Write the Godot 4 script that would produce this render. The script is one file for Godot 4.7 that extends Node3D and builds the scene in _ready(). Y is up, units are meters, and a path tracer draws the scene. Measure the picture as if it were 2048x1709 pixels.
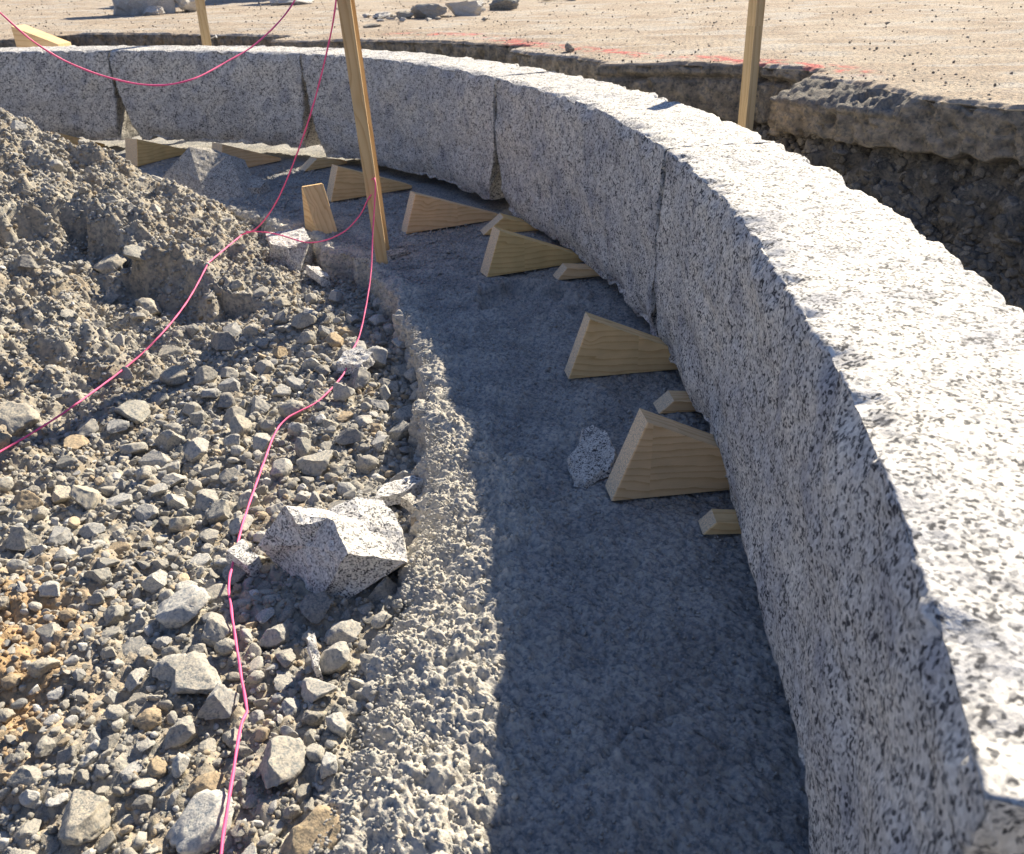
extends Node3D
# A ring of granite kerb stones on wooden wedges, set on a rough concrete footing between a gravel pit and an open trench.
# Plan coordinates: x to the right, f forward (world z = -f), y up. The footing's top is y = 0, the kerb's top y = 0.47.

const CX := -2.708
const CF := 1.45
const TOP := 0.47
const ROAD := 0.43

var rng := RandomNumberGenerator.new()
var names := {}
var M := {}
var n_a := FastNoiseLite.new()
var n_b := FastNoiseLite.new()
var n_c := FastNoiseLite.new()
var n_cell := FastNoiseLite.new()
var n_cell2 := FastNoiseLite.new()
var n_cell3 := FastNoiseLite.new()
# terrain table
var tx0 := -2.75
var tf0 := 0.38
var tstep := 0.0075
var tnx := 0
var tnf := 0
var th := PackedFloat32Array()

# ---------------------------------------------------------------- helpers
func V(x: float, y: float, f: float) -> Vector3:
	return Vector3(x, y, -f)

func lin(r: float, g: float, b: float) -> Color:
	return Color(r, g, b)

func srgb(r: float, g: float, b: float) -> Color:
	return Color(r, g, b).linear_to_srgb()

func sst(a: float, b: float, x: float) -> float:
	return smoothstep(0.0, 1.0, clampf((x - a) / (b - a), 0.0, 1.0))

func table(t: Array, x: float) -> float:
	if x <= t[0][0]:
		return t[0][1]
	for i in range(1, t.size()):
		if x <= t[i][0]:
			return lerpf(t[i - 1][1], t[i][1], (x - t[i - 1][0]) / (t[i][0] - t[i - 1][0]))
	return t[t.size() - 1][1]

func numbered(called: String) -> String:
	var k: int = names.get(called, 0)
	names[called] = k + 1
	return called if k == 0 else "%s_%03d" % [called, k]

func tag(o: Node, label := "", category := "", group := "", kind := "") -> void:
	if label: o.set_meta("label", label)
	if category: o.set_meta("category", category)
	if group: o.set_meta("group", group)
	if kind: o.set_meta("kind", kind)

func put(called: String, mesh: Mesh, mat: Material, parent: Node = null) -> MeshInstance3D:
	var o := MeshInstance3D.new()
	o.mesh = mesh
	if mat: o.material_override = mat
	if parent == null:
		o.name = numbered(called)
		add_child(o)
	else:
		o.name = called
		parent.add_child(o, true)
	return o

func base(called: String, at: Vector3) -> Node3D:
	var o := Node3D.new()
	o.name = numbered(called)
	add_child(o)
	o.position = at
	return o

func smooth_mesh(v: PackedVector3Array, idx: PackedInt32Array, col := PackedColorArray(), uv := PackedVector2Array()) -> ArrayMesh:
	# normals from the faces round each vertex (front faces run clockwise)
	var n := PackedVector3Array()
	n.resize(v.size())
	for i in range(0, idx.size(), 3):
		var a := idx[i]
		var b := idx[i + 1]
		var c := idx[i + 2]
		var q := (v[c] - v[a]).cross(v[b] - v[a])
		n[a] += q
		n[b] += q
		n[c] += q
	for i in n.size():
		n[i] = n[i].normalized() if n[i].length_squared() > 1e-20 else Vector3.UP
	var arr := []
	arr.resize(Mesh.ARRAY_MAX)
	arr[Mesh.ARRAY_VERTEX] = v
	arr[Mesh.ARRAY_NORMAL] = n
	arr[Mesh.ARRAY_INDEX] = idx
	if col.size(): arr[Mesh.ARRAY_COLOR] = col
	if uv.size(): arr[Mesh.ARRAY_TEX_UV] = uv
	var m := ArrayMesh.new()
	m.add_surface_from_arrays(Mesh.PRIMITIVE_TRIANGLES, arr)
	return m

func grid_index(nu: int, nv: int, flip := false) -> PackedInt32Array:
	var idx := PackedInt32Array()
	idx.resize((nu - 1) * (nv - 1) * 6)
	var k := 0
	for i in nu - 1:
		for j in nv - 1:
			var a := i * nv + j
			var b := a + 1
			var c := a + nv
			var d := c + 1
			if flip:
				idx[k] = a; idx[k + 1] = c; idx[k + 2] = b
				idx[k + 3] = b; idx[k + 4] = c; idx[k + 5] = d
			else:
				idx[k] = a; idx[k + 1] = b; idx[k + 2] = c
				idx[k + 3] = b; idx[k + 4] = d; idx[k + 5] = c
			k += 6
	return idx

func flat_mesh(tris: PackedVector3Array, centre: Vector3) -> ArrayMesh:
	# separate faces, each turned away from the centre
	var v := PackedVector3Array()
	var n := PackedVector3Array()
	for i in range(0, tris.size(), 3):
		var a := tris[i]
		var b := tris[i + 1]
		var c := tris[i + 2]
		var q := (c - a).cross(b - a)
		if q.length_squared() < 1e-18: continue
		q = q.normalized()
		if q.dot((a + b + c) / 3.0 - centre) < 0.0:
			q = -q
			v.append_array([a, c, b])
		else:
			v.append_array([a, b, c])
		n.append_array([q, q, q])
	var arr := []
	arr.resize(Mesh.ARRAY_MAX)
	arr[Mesh.ARRAY_VERTEX] = v
	arr[Mesh.ARRAY_NORMAL] = n
	var m := ArrayMesh.new()
	m.add_surface_from_arrays(Mesh.PRIMITIVE_TRIANGLES, arr)
	return m

# ---------------------------------------------------------------- materials
func noise_bytes(size: int, kind: int, freq: float, seed_: int, octaves := 1, ret := FastNoiseLite.RETURN_CELL_VALUE, jitter := 1.0) -> PackedByteArray:
	var n := FastNoiseLite.new()
	n.noise_type = kind
	n.frequency = freq
	n.seed = seed_
	n.cellular_return_type = ret
	n.cellular_jitter = jitter
	if octaves > 1:
		n.fractal_type = FastNoiseLite.FRACTAL_FBM
		n.fractal_octaves = octaves
	else:
		n.fractal_type = FastNoiseLite.FRACTAL_NONE
	var im := n.get_seamless_image(size, size, false, false, 0.08, true)
	im.convert(Image.FORMAT_L8)
	return im.get_data()

func rgb_texture(size: int, data: PackedByteArray) -> ImageTexture:
	return ImageTexture.create_from_image(Image.create_from_data(size, size, false, Image.FORMAT_RGB8, data))

func l_texture(size: int, data: PackedByteArray) -> ImageTexture:
	return ImageTexture.create_from_image(Image.create_from_data(size, size, false, Image.FORMAT_L8, data))

func ramp(stops: Array) -> Array:
	# 256 sRGB byte triples from [at, linear colour] stops
	var out := []
	for i in 256:
		var x := i / 255.0
		var c: Color = stops[stops.size() - 1][1]
		if x <= stops[0][0]:
			c = stops[0][1]
		else:
			for k in range(1, stops.size()):
				if x <= stops[k][0]:
					c = (stops[k - 1][1] as Color).lerp(stops[k][1], (x - stops[k - 1][0]) / (stops[k][0] - stops[k - 1][0]))
					break
		out.append(c)
	return out

func granite_textures() -> Array:
	var s := 1024
	var small := noise_bytes(s, FastNoiseLite.TYPE_CELLULAR, 0.17, 11)
	var big := noise_bytes(s, FastNoiseLite.TYPE_CELLULAR, 0.055, 12)
	var grain := noise_bytes(s, FastNoiseLite.TYPE_SIMPLEX, 0.35, 13, 2)
	var patch := noise_bytes(s, FastNoiseLite.TYPE_SIMPLEX, 0.02, 14, 3)
	var lut := ramp([[0.0, lin(0.05, 0.052, 0.06)], [0.15, lin(0.08, 0.082, 0.09)], [0.20, lin(0.25, 0.25, 0.255)], [0.34, lin(0.42, 0.415, 0.41)], [0.42, lin(0.58, 0.565, 0.54)], [0.75, lin(0.72, 0.70, 0.67)], [1.0, lin(0.84, 0.825, 0.79)]])
	var data := PackedByteArray()
	data.resize(s * s * 3)
	var hgt := PackedByteArray()
	hgt.resize(s * s)
	for i in s * s:
		var w: float = small[i] * 0.84 + (big[i] - 127) * 0.36 + (grain[i] - 127) * 0.26 + (patch[i] - 127) * 0.12 + 20.0
		var c: Color = lut[clampi(int(w), 0, 255)]
		c = c.linear_to_srgb()
		data[i * 3] = int(c.r * 255.0)
		data[i * 3 + 1] = int(c.g * 255.0)
		data[i * 3 + 2] = int(c.b * 255.0)
		hgt[i] = clampi(int(small[i] * 0.35 + grain[i] * 0.45 + patch[i] * 0.3), 0, 255)
	return [rgb_texture(s, data), l_texture(s, hgt)]

func dirt_textures() -> Array:
	# earthy speckle in near-neutral tones, tinted by vertex colours; and its relief
	var s := 1024
	var a := noise_bytes(s, FastNoiseLite.TYPE_SIMPLEX, 0.012, 21, 5)
	var b := noise_bytes(s, FastNoiseLite.TYPE_CELLULAR, 0.06, 22)
	var c := noise_bytes(s, FastNoiseLite.TYPE_SIMPLEX, 0.25, 23, 2)
	var d := noise_bytes(s, FastNoiseLite.TYPE_CELLULAR, 0.05, 24, 1, FastNoiseLite.RETURN_DISTANCE)
	var data := PackedByteArray()
	data.resize(s * s * 3)
	var hgt := PackedByteArray()
	hgt.resize(s * s)
	for i in s * s:
		var w := 0.89 + (a[i] - 127) * 0.0013 + (b[i] - 127) * 0.0009 + (c[i] - 127) * 0.0016
		w = clampf(w, 0.2, 1.0)
		var warm := (a[i] - 127) * 0.00028 + (b[i] - 127) * 0.00018
		data[i * 3] = clampi(int((w + warm) * 255.0), 0, 255)
		data[i * 3 + 1] = clampi(int(w * 255.0), 0, 255)
		data[i * 3 + 2] = clampi(int((w - warm) * 255.0), 0, 255)
		hgt[i] = clampi(int((255 - d[i]) * 0.45 + c[i] * 0.3 + a[i] * 0.3), 0, 255)
	return [rgb_texture(s, data), l_texture(s, hgt)]

func wood_texture(seed_: int, warm: float) -> ImageTexture:
	var w := 512
	var n := FastNoiseLite.new()
	n.seed = seed_
	n.frequency = 0.004
	var m := FastNoiseLite.new()
	m.seed = seed_ + 5
	m.frequency = 0.05
	var im := Image.create(w, w, false, Image.FORMAT_RGB8)
	for y in w:
		for x in w:
			var warp := n.get_noise_2d(x * 0.35, y * 0.8) * 30.0 + x * 0.10 + 26.0 * exp(-(pow(x - 330.0, 2.0) / 900.0 + pow(y - 150.0, 2.0) / 700.0))
			var ring := fposmod((y + warp) / 25.6 + 0.8 * n.get_noise_2d(y * 2.0, 7.0), 1.0)
			var late := pow(ring, 4.0)
			var fine := m.get_noise_2d(x * 0.25, y * 6.0)
			var blotch := n.get_noise_2d(x * 1.5 + 900.0, y * 1.5)
			var k := 1.0 - 0.22 * late + 0.08 * fine + 0.14 * blotch
			var c := Color(0.84 * k, (0.595 - 0.08 * late) * k, (0.335 - 0.09 * late) * k * (1.0 - 0.10 * warm))
			im.set_pixel(x, y, c.linear_to_srgb())
	return ImageTexture.create_from_image(im)

func tri(albedo: Texture2D, height: Texture2D, metres: float, relief_cm: float, colour := Color.WHITE, vertex := false, rough := 0.9) -> StandardMaterial3D:
	var m := StandardMaterial3D.new()
	m.albedo_color = colour
	m.albedo_texture = albedo
	m.roughness = rough
	m.uv1_triplanar = true
	m.uv1_scale = Vector3.ONE / metres
	m.uv1_triplanar_sharpness = 4.0
	m.vertex_color_use_as_albedo = vertex
	m.metallic_specular = 0.3
	if height and relief_cm > 0.0:
		m.heightmap_enabled = true
		m.heightmap_texture = height
		m.heightmap_scale = relief_cm
	return m

func make_materials() -> void:
	var g := granite_textures()
	var d := dirt_textures()
	M.granite = tri(g[0], g[1], 0.52, 0.10, Color.WHITE, true, 0.75)
	M.granite_rock = tri(g[0], g[1], 0.36, 0.10, srgb(1.0, 0.99, 0.97), false, 0.8)
	M.granite_dusty = tri(g[0], g[1], 0.36, 0.10, srgb(0.72, 0.69, 0.63), false, 0.9)
	M.granite_chip = tri(g[0], g[1], 0.30, 0.10, srgb(0.88, 0.86, 0.82), false, 0.9)
	M.earth = tri(d[0], d[1], 0.34, 0.35, Color.WHITE, true, 1.0)
	M.concrete = tri(d[0], d[1], 0.21, 0.26, Color.WHITE, true, 1.0)
	M.road = tri(d[0], d[1], 0.36, 0.40, Color.WHITE, true, 1.0)
	M.soil = tri(d[0], d[1], 0.3, 0.5, Color.WHITE, true, 1.0)
	M.pebble = tri(d[0], d[1], 3.2, 0.05, Color.WHITE, true, 1.0)      # on unit-sized stones that are scaled down
	M.tone = []
	for c in [[0.47, 0.445, 0.40], [0.54, 0.515, 0.47], [0.41, 0.395, 0.36], [0.51, 0.47, 0.40], [0.60, 0.585, 0.55], [0.50, 0.40, 0.28], [0.36, 0.34, 0.31], [0.48, 0.47, 0.45]]:
		M.tone.append(tri(d[0], d[1], 3.2, 0.10, srgb(c[0], c[1], c[2]), false, 1.0))
	M.wood = []
	for k in 3:
		var w := StandardMaterial3D.new()
		w.albedo_texture = wood_texture(40 + k, float(k))
		w.roughness = 0.75
		w.metallic_specular = 0.25
		M.wood.append(w)
	M.wood_end = tri(d[0], d[1], 0.06, 0.08, srgb(0.95, 0.76, 0.53), false, 0.95)
	M.stake_wood = StandardMaterial3D.new()
	M.stake_wood.albedo_texture = M.wood[1].albedo_texture
	M.stake_wood.albedo_color = srgb(0.80, 0.82, 0.86)
	M.stake_wood.roughness = 0.8
	M.string = StandardMaterial3D.new()
	M.string.albedo_color = srgb(0.95, 0.12, 0.30)
	M.string.roughness = 0.6
	M.steel = StandardMaterial3D.new()
	M.steel.albedo_color = srgb(0.5, 0.5, 0.5)
	M.steel.metallic = 0.9
	M.steel.roughness = 0.4

# ---------------------------------------------------------------- plan of the ring
var radius_table := [[-60, 3.30], [-30, 3.19], [-22, 3.152], [-20, 3.146], [-18.5, 3.132], [-17, 3.121], [-13.7, 3.103], [-10, 3.083], [-7.8, 3.072], [-4.7, 3.066], [-0.7, 3.058], [3.4, 3.057], [7.5, 3.059], [12, 3.068], [15.5, 3.073], [18.6, 3.078], [22.7, 3.09], [25.6, 3.095], [30.5, 3.112], [39, 3.15], [47, 3.175], [51, 3.178], [55, 3.16], [65, 3.11], [74, 3.07], [84, 3.055], [100, 2.98], [130, 2.9]]
var radii := PackedFloat32Array()

func kerb_radius(t: float) -> float:
	if radii.is_empty():
		for i in 361: radii.append(table(radius_table, -60.0 + i * 0.5))
		for pass_ in 3:
			var src := radii.duplicate()
			for i in range(4, 357):
				var sum := 0.0
				for k in range(-4, 5): sum += src[i + k]
				radii[i] = sum / 9.0
	var u := clampf((rad_to_deg(t) + 60.0) * 2.0, 0.0, 359.9)
	return lerpf(radii[int(u)], radii[int(u) + 1], u - int(u))

func ring(t: float, d: float, y: float) -> Vector3:
	return V(CX + cos(t) * d, y, CF + sin(t) * d)

var lip_table := [[-40, 2.66], [-22, 2.64], [-18.6, 2.63], [-14, 2.60], [-9.6, 2.575], [-4.6, 2.565], [0.6, 2.535], [8, 2.53], [14, 2.52], [20, 2.535], [25.3, 2.53], [34, 2.46], [50, 2.45], [110, 2.45]]
var edge_table := [[-60, 4.6], [0, 4.42], [8, 4.32], [13.4, 4.233], [15.06, 4.178], [17.2, 4.13], [19.6, 4.165], [21.9, 4.18], [25.0, 4.17], [25.5, 4.29], [26.8, 4.31], [28.3, 4.261], [29.7, 4.263], [32.4, 4.134], [35.3, 3.95], [36.2, 3.83], [36.6, 3.90], [40.4, 3.97], [44.3, 3.963], [47.0, 4.03], [47.4, 4.22], [48.8, 4.245], [52, 4.223], [62.2, 4.175], [65.5, 4.105], [69.7, 4.042], [70.1, 4.36], [72.4, 4.384], [78.3, 4.475], [91.2, 4.778], [92.5, 4.66], [95.5, 4.486], [110, 4.5], [140, 4.6]]
var face_table := [[-60, 4.59], [0, 4.41], [8, 4.31], [13.4, 4.225], [15.06, 4.17], [16.5, 4.14], [18, 4.10], [20, 4.07], [23, 4.03], [24.9, 4.0], [25.3, 4.28], [26.8, 4.302]]

func lip(deg: float) -> float:
	return table(lip_table, deg)

func road_edge(deg: float) -> float:
	return table(edge_table, deg) + 0.020 * n_b.get_noise_2d(deg * 0.8, 3.0) + 0.008 * n_b.get_noise_2d(deg * 3.5, 9.0)

func slab_face(deg: float) -> float:
	if deg < 26.8:
		return table(face_table, deg) + 0.012 * n_b.get_noise_2d(deg * 0.8, 3.0)
	return road_edge(deg) - 0.006

# ---------------------------------------------------------------- the pit's ground
func ground_base(x: float, f: float) -> float:
	var d := Vector2(x - CX, f - CF).length()
	var s := -0.974 * (x + 0.62) + 0.229 * (f - 2.35)
	var fl := -0.085 + 0.045 * sst(1.5, 0.9, f)
	var rise := 0.5 * (s + sqrt(s * s + 0.0144))
	return fl + 0.245 * rise * sst(2.58, 2.22, d)

var ledge := [Vector2(-1.9, 2.50), Vector2(-1.537, 2.595), Vector2(-1.36, 2.72), Vector2(-1.182, 2.565), Vector2(-1.036, 2.385), Vector2(-0.86, 2.37)]

func ground_height(x: float, f: float) -> float:
	var y := ground_base(x, f)
	var s := -0.974 * (x + 0.62) + 0.229 * (f - 2.35)
	var mound := sst(-0.05, 0.35, s)
	# a slumped ledge across the heap
	var best := 9.0
	var side := 0.0
	for i in ledge.size() - 1:
		var a: Vector2 = ledge[i]
		var b: Vector2 = ledge[i + 1]
		var p := Vector2(x, f)
		var t := clampf((p - a).dot(b - a) / (b - a).length_squared(), 0.0, 1.0)
		var q := p - a.lerp(b, t)
		if q.length() < best:
			best = q.length()
			side = (b - a).orthogonal().dot(q)
	var sd := best if side < 0.0 else -best     # < 0: towards the camera
	var wob := 0.07 * n_a.get_noise_2d(x * 5.0, f * 5.0)
	var up := 0.055 * sst(0.40, 0.0, sd)
	var down := -0.065 * sst(-0.40, -0.03, sd)
	y += lerpf(down, up, sst(-0.035, 0.035, sd + wob)) * mound
	y += (0.030 * mound + 0.012) * n_a.get_noise_2d(x * 4.0, f * 4.0)
	y += (0.010 + 0.012 * mound) * n_b.get_noise_2d(x * 14.0, f * 14.0)
	y += (0.006 + 0.001 * mound) * n_c.get_noise_2d(x * 40.0, f * 40.0)
	y += (0.007 - 0.002 * mound) * dome(n_cell.get_noise_2d(x * 45.0 , f * 45.0))
	y += 0.0035 * dome(n_cell2.get_noise_2d(x * 110.0, f * 110.0))
	return y

func terrain_at(x: float, f: float) -> float:
	var u := clampf((x - tx0) / tstep, 0.0, tnx - 1.001)
	var v := clampf((f - tf0) / tstep, 0.0, tnf - 1.001)
	var i := int(u)
	var j := int(v)
	var a := th[i * tnf + j]
	var b := th[i * tnf + j + 1]
	var c := th[(i + 1) * tnf + j]
	var e := th[(i + 1) * tnf + j + 1]
	return lerpf(lerpf(a, b, v - j), lerpf(c, e, v - j), u - i)

func build_ground() -> void:
	tnx = int((0.12 - tx0) / tstep) + 1
	tnf = int((3.95 - tf0) / tstep) + 1
	th.resize(tnx * tnf)
	var v := PackedVector3Array()
	v.resize(tnx * tnf)
	var col := PackedColorArray()
	col.resize(tnx * tnf)
	for i in tnx:
		var x := tx0 + i * tstep
		for j in tnf:
			var f := tf0 + j * tstep
			var y := ground_height(x, f)
			th[i * tnf + j] = y
			v[i * tnf + j] = V(x, y, f)
			var p := n_a.get_noise_2d(x * 3.0 + 50.0, f * 3.0)
			var q := n_b.get_noise_2d(x * 12.0, f * 12.0 + 30.0)
			var c := lin(0.48, 0.445, 0.385).lerp(lin(0.40, 0.345, 0.27), clampf(0.35 + p * 0.9 + q * 0.5, 0.0, 1.0))
			var ochre := sst(0.26, 0.10, Vector2((x + 0.79), (f - 0.80) * 0.55).length() + 0.05 * q)
			c = c.lerp(lin(0.55, 0.37, 0.20), 0.85 * ochre)
			col[i * tnf + j] = c
	var o := put("ground", smooth_mesh(v, grid_index(tnx, tnf), col), M.earth)
	tag(o, "dusty brown grey earth heap and pit floor inside the kerb ring", "ground", "", "structure")

# ---------------------------------------------------------------- concrete footing
func seg_dist(p: Vector2, pts: Array) -> float:
	var best := 9.0
	for i in pts.size() - 1:
		var a: Vector2 = pts[i]
		var b: Vector2 = pts[i + 1]
		var t := clampf((p - a).dot(b - a) / (b - a).length_squared(), 0.0, 1.0)
		best = minf(best, (p - a.lerp(b, t)).length())
	return best

func dome(n: float) -> float:
	# round bumps out of a distance noise
	return 0.42 - (n + 1.0) * (n + 1.0)

func footing_lumps(p: Vector3) -> float:
	# cauliflower clumps of stiff mortar
	var a := dome(n_cell.get_noise_3dv(p * 24.0))
	var b := dome(n_cell2.get_noise_3dv(p * 58.0))
	var c := dome(n_cell3.get_noise_3dv(p * 130.0))
	return 0.018 * a + 0.012 * b + 0.0062 * c

var lip_spots := PackedVector3Array()

func build_footing() -> void:
	var crack_a := [Vector2(0.015, 0.68), Vector2(0.06, 0.665), Vector2(0.11, 0.70), Vector2(0.14, 0.735), Vector2(0.20, 0.755), Vector2(0.30, 0.76)]
	var ts := PackedFloat32Array()
	var t := deg_to_rad(-25.0)
	while t < deg_to_rad(104.0):
		ts.append(t)
		var g := rad_to_deg(t)
		t += (0.0025 if g < 2.0 else (0.0045 if g < 30.0 else 0.008)) / 2.7
	# profile: distance outward from the lip's edge, or downward for negative values
	var prof := PackedFloat32Array()
	var s := -0.14
	while s < 1.12:
		prof.append(s)
		s += 0.0025 if s < 0.20 else (0.0045 if s < 0.56 else 0.03)
	var nu := ts.size()
	var nv := prof.size()
	var v := PackedVector3Array()
	v.resize(nu * nv)
	var col := PackedColorArray()
	col.resize(nu * nv)
	for i in nu:
		var g := rad_to_deg(ts[i])
		var e := lip(g) + 0.030 * n_b.get_noise_2d(g * 0.22, 40.0) + 0.012 * n_b.get_noise_2d(g * 0.9, 60.0)
		var soft := sst(4.0, -4.0, g)                 # the wide crumbly lip by the near gravel
		var widelump := lerpf(0.05, 0.17, soft)
		for j in nv:
			var q := prof[j]
			var d := e + maxf(q, 0.0)
			var y := 0.0
			var nrm := Vector3.UP
			var out := -Vector3(cos(ts[i]), 0.0, -sin(ts[i]))    # towards the ring's middle
			if q < 0.0:
				var k := -q / 0.14
				d = e - lerpf(0.012, 0.11, soft) * k
				y = -0.010 - 0.02 * soft + q + 0.012 * k
				nrm = (out + Vector3.UP * lerpf(1.0, 0.3, minf(k * 4.0, 1.0))).normalized()
			elif q < 0.02:
				y = -0.010 * pow(1.0 - q / 0.02, 2.0)
				nrm = (out * (1.0 - q / 0.02) + Vector3.UP).normalized()
			if soft > 0.0 and q >= 0.0:
				y -= soft * 0.02 * sst(0.14, 0.0, q)
			var p := ring(ts[i], d, y)
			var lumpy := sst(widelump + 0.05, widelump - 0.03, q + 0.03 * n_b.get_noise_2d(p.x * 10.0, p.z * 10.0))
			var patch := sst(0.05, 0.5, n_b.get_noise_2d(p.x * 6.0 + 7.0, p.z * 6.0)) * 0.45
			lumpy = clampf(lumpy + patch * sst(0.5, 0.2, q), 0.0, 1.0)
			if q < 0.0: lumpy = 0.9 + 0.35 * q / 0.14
			var h := 0.006 * n_a.get_noise_2d(p.x * 5.0, p.z * 5.0) + 0.0030 * n_c.get_noise_2d(p.x * 22.0, p.z * 22.0) + 0.0022 * n_c.get_noise_2d(p.x * 70.0, p.z * 70.0) - 0.004 * sst(0.35, 0.6, n_b.get_noise_2d(p.x * 45.0, p.z * 45.0))
			if lumpy > 0.02:
				h += lumpy * (footing_lumps(p) + 0.004)
			if g > 6.0 and g < 26.0 and q > 0.0:
				# a scooped-out hollow with a steep ragged rim in front of a wedge
				var st := Vector2((p.x - 0.045) / 0.145, (-p.z - 2.22) / 0.135).length() + 0.22 * n_b.get_noise_2d(p.x * 9.0, p.z * 9.0)
				h -= 0.034 * sst(1.05, 0.80, st)
				h += 0.005 * sst(0.25, 0.0, absf(st - 1.08)) + 0.004 * sst(1.1, 0.9, st) * n_c.get_noise_2d(p.x * 40.0, p.z * 40.0)
			if q > 0.0 and g < 0.0:
				var cd := seg_dist(Vector2(p.x, -p.z + 0.006 * n_c.get_noise_2d(p.x * 30.0, 5.0)), crack_a)
				h -= 0.006 * sst(0.005, 0.001, cd)
			v[i * nv + j] = p + nrm * h
			var tone := n_a.get_noise_2d(p.x * 6.0 + 90.0, p.z * 6.0)
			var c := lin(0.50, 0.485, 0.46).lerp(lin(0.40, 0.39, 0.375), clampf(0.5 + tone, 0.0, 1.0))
			c = c.lerp(lin(0.66, 0.62, 0.55), lumpy * 0.8)  # lumpy lip painted paler, sunlight on it put into the colour
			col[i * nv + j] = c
			if lumpy > 0.6 and q > -0.10 and g > -22.0 and g < 36.0 and rng.randf() < (0.045 if g < 4.0 else 0.02): lip_spots.append(v[i * nv + j])
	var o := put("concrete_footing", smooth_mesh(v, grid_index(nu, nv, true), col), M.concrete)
	tag(o, "rough grey concrete footing with crumbly lumpy lip below the kerb", "footing", "", "structure")

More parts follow.
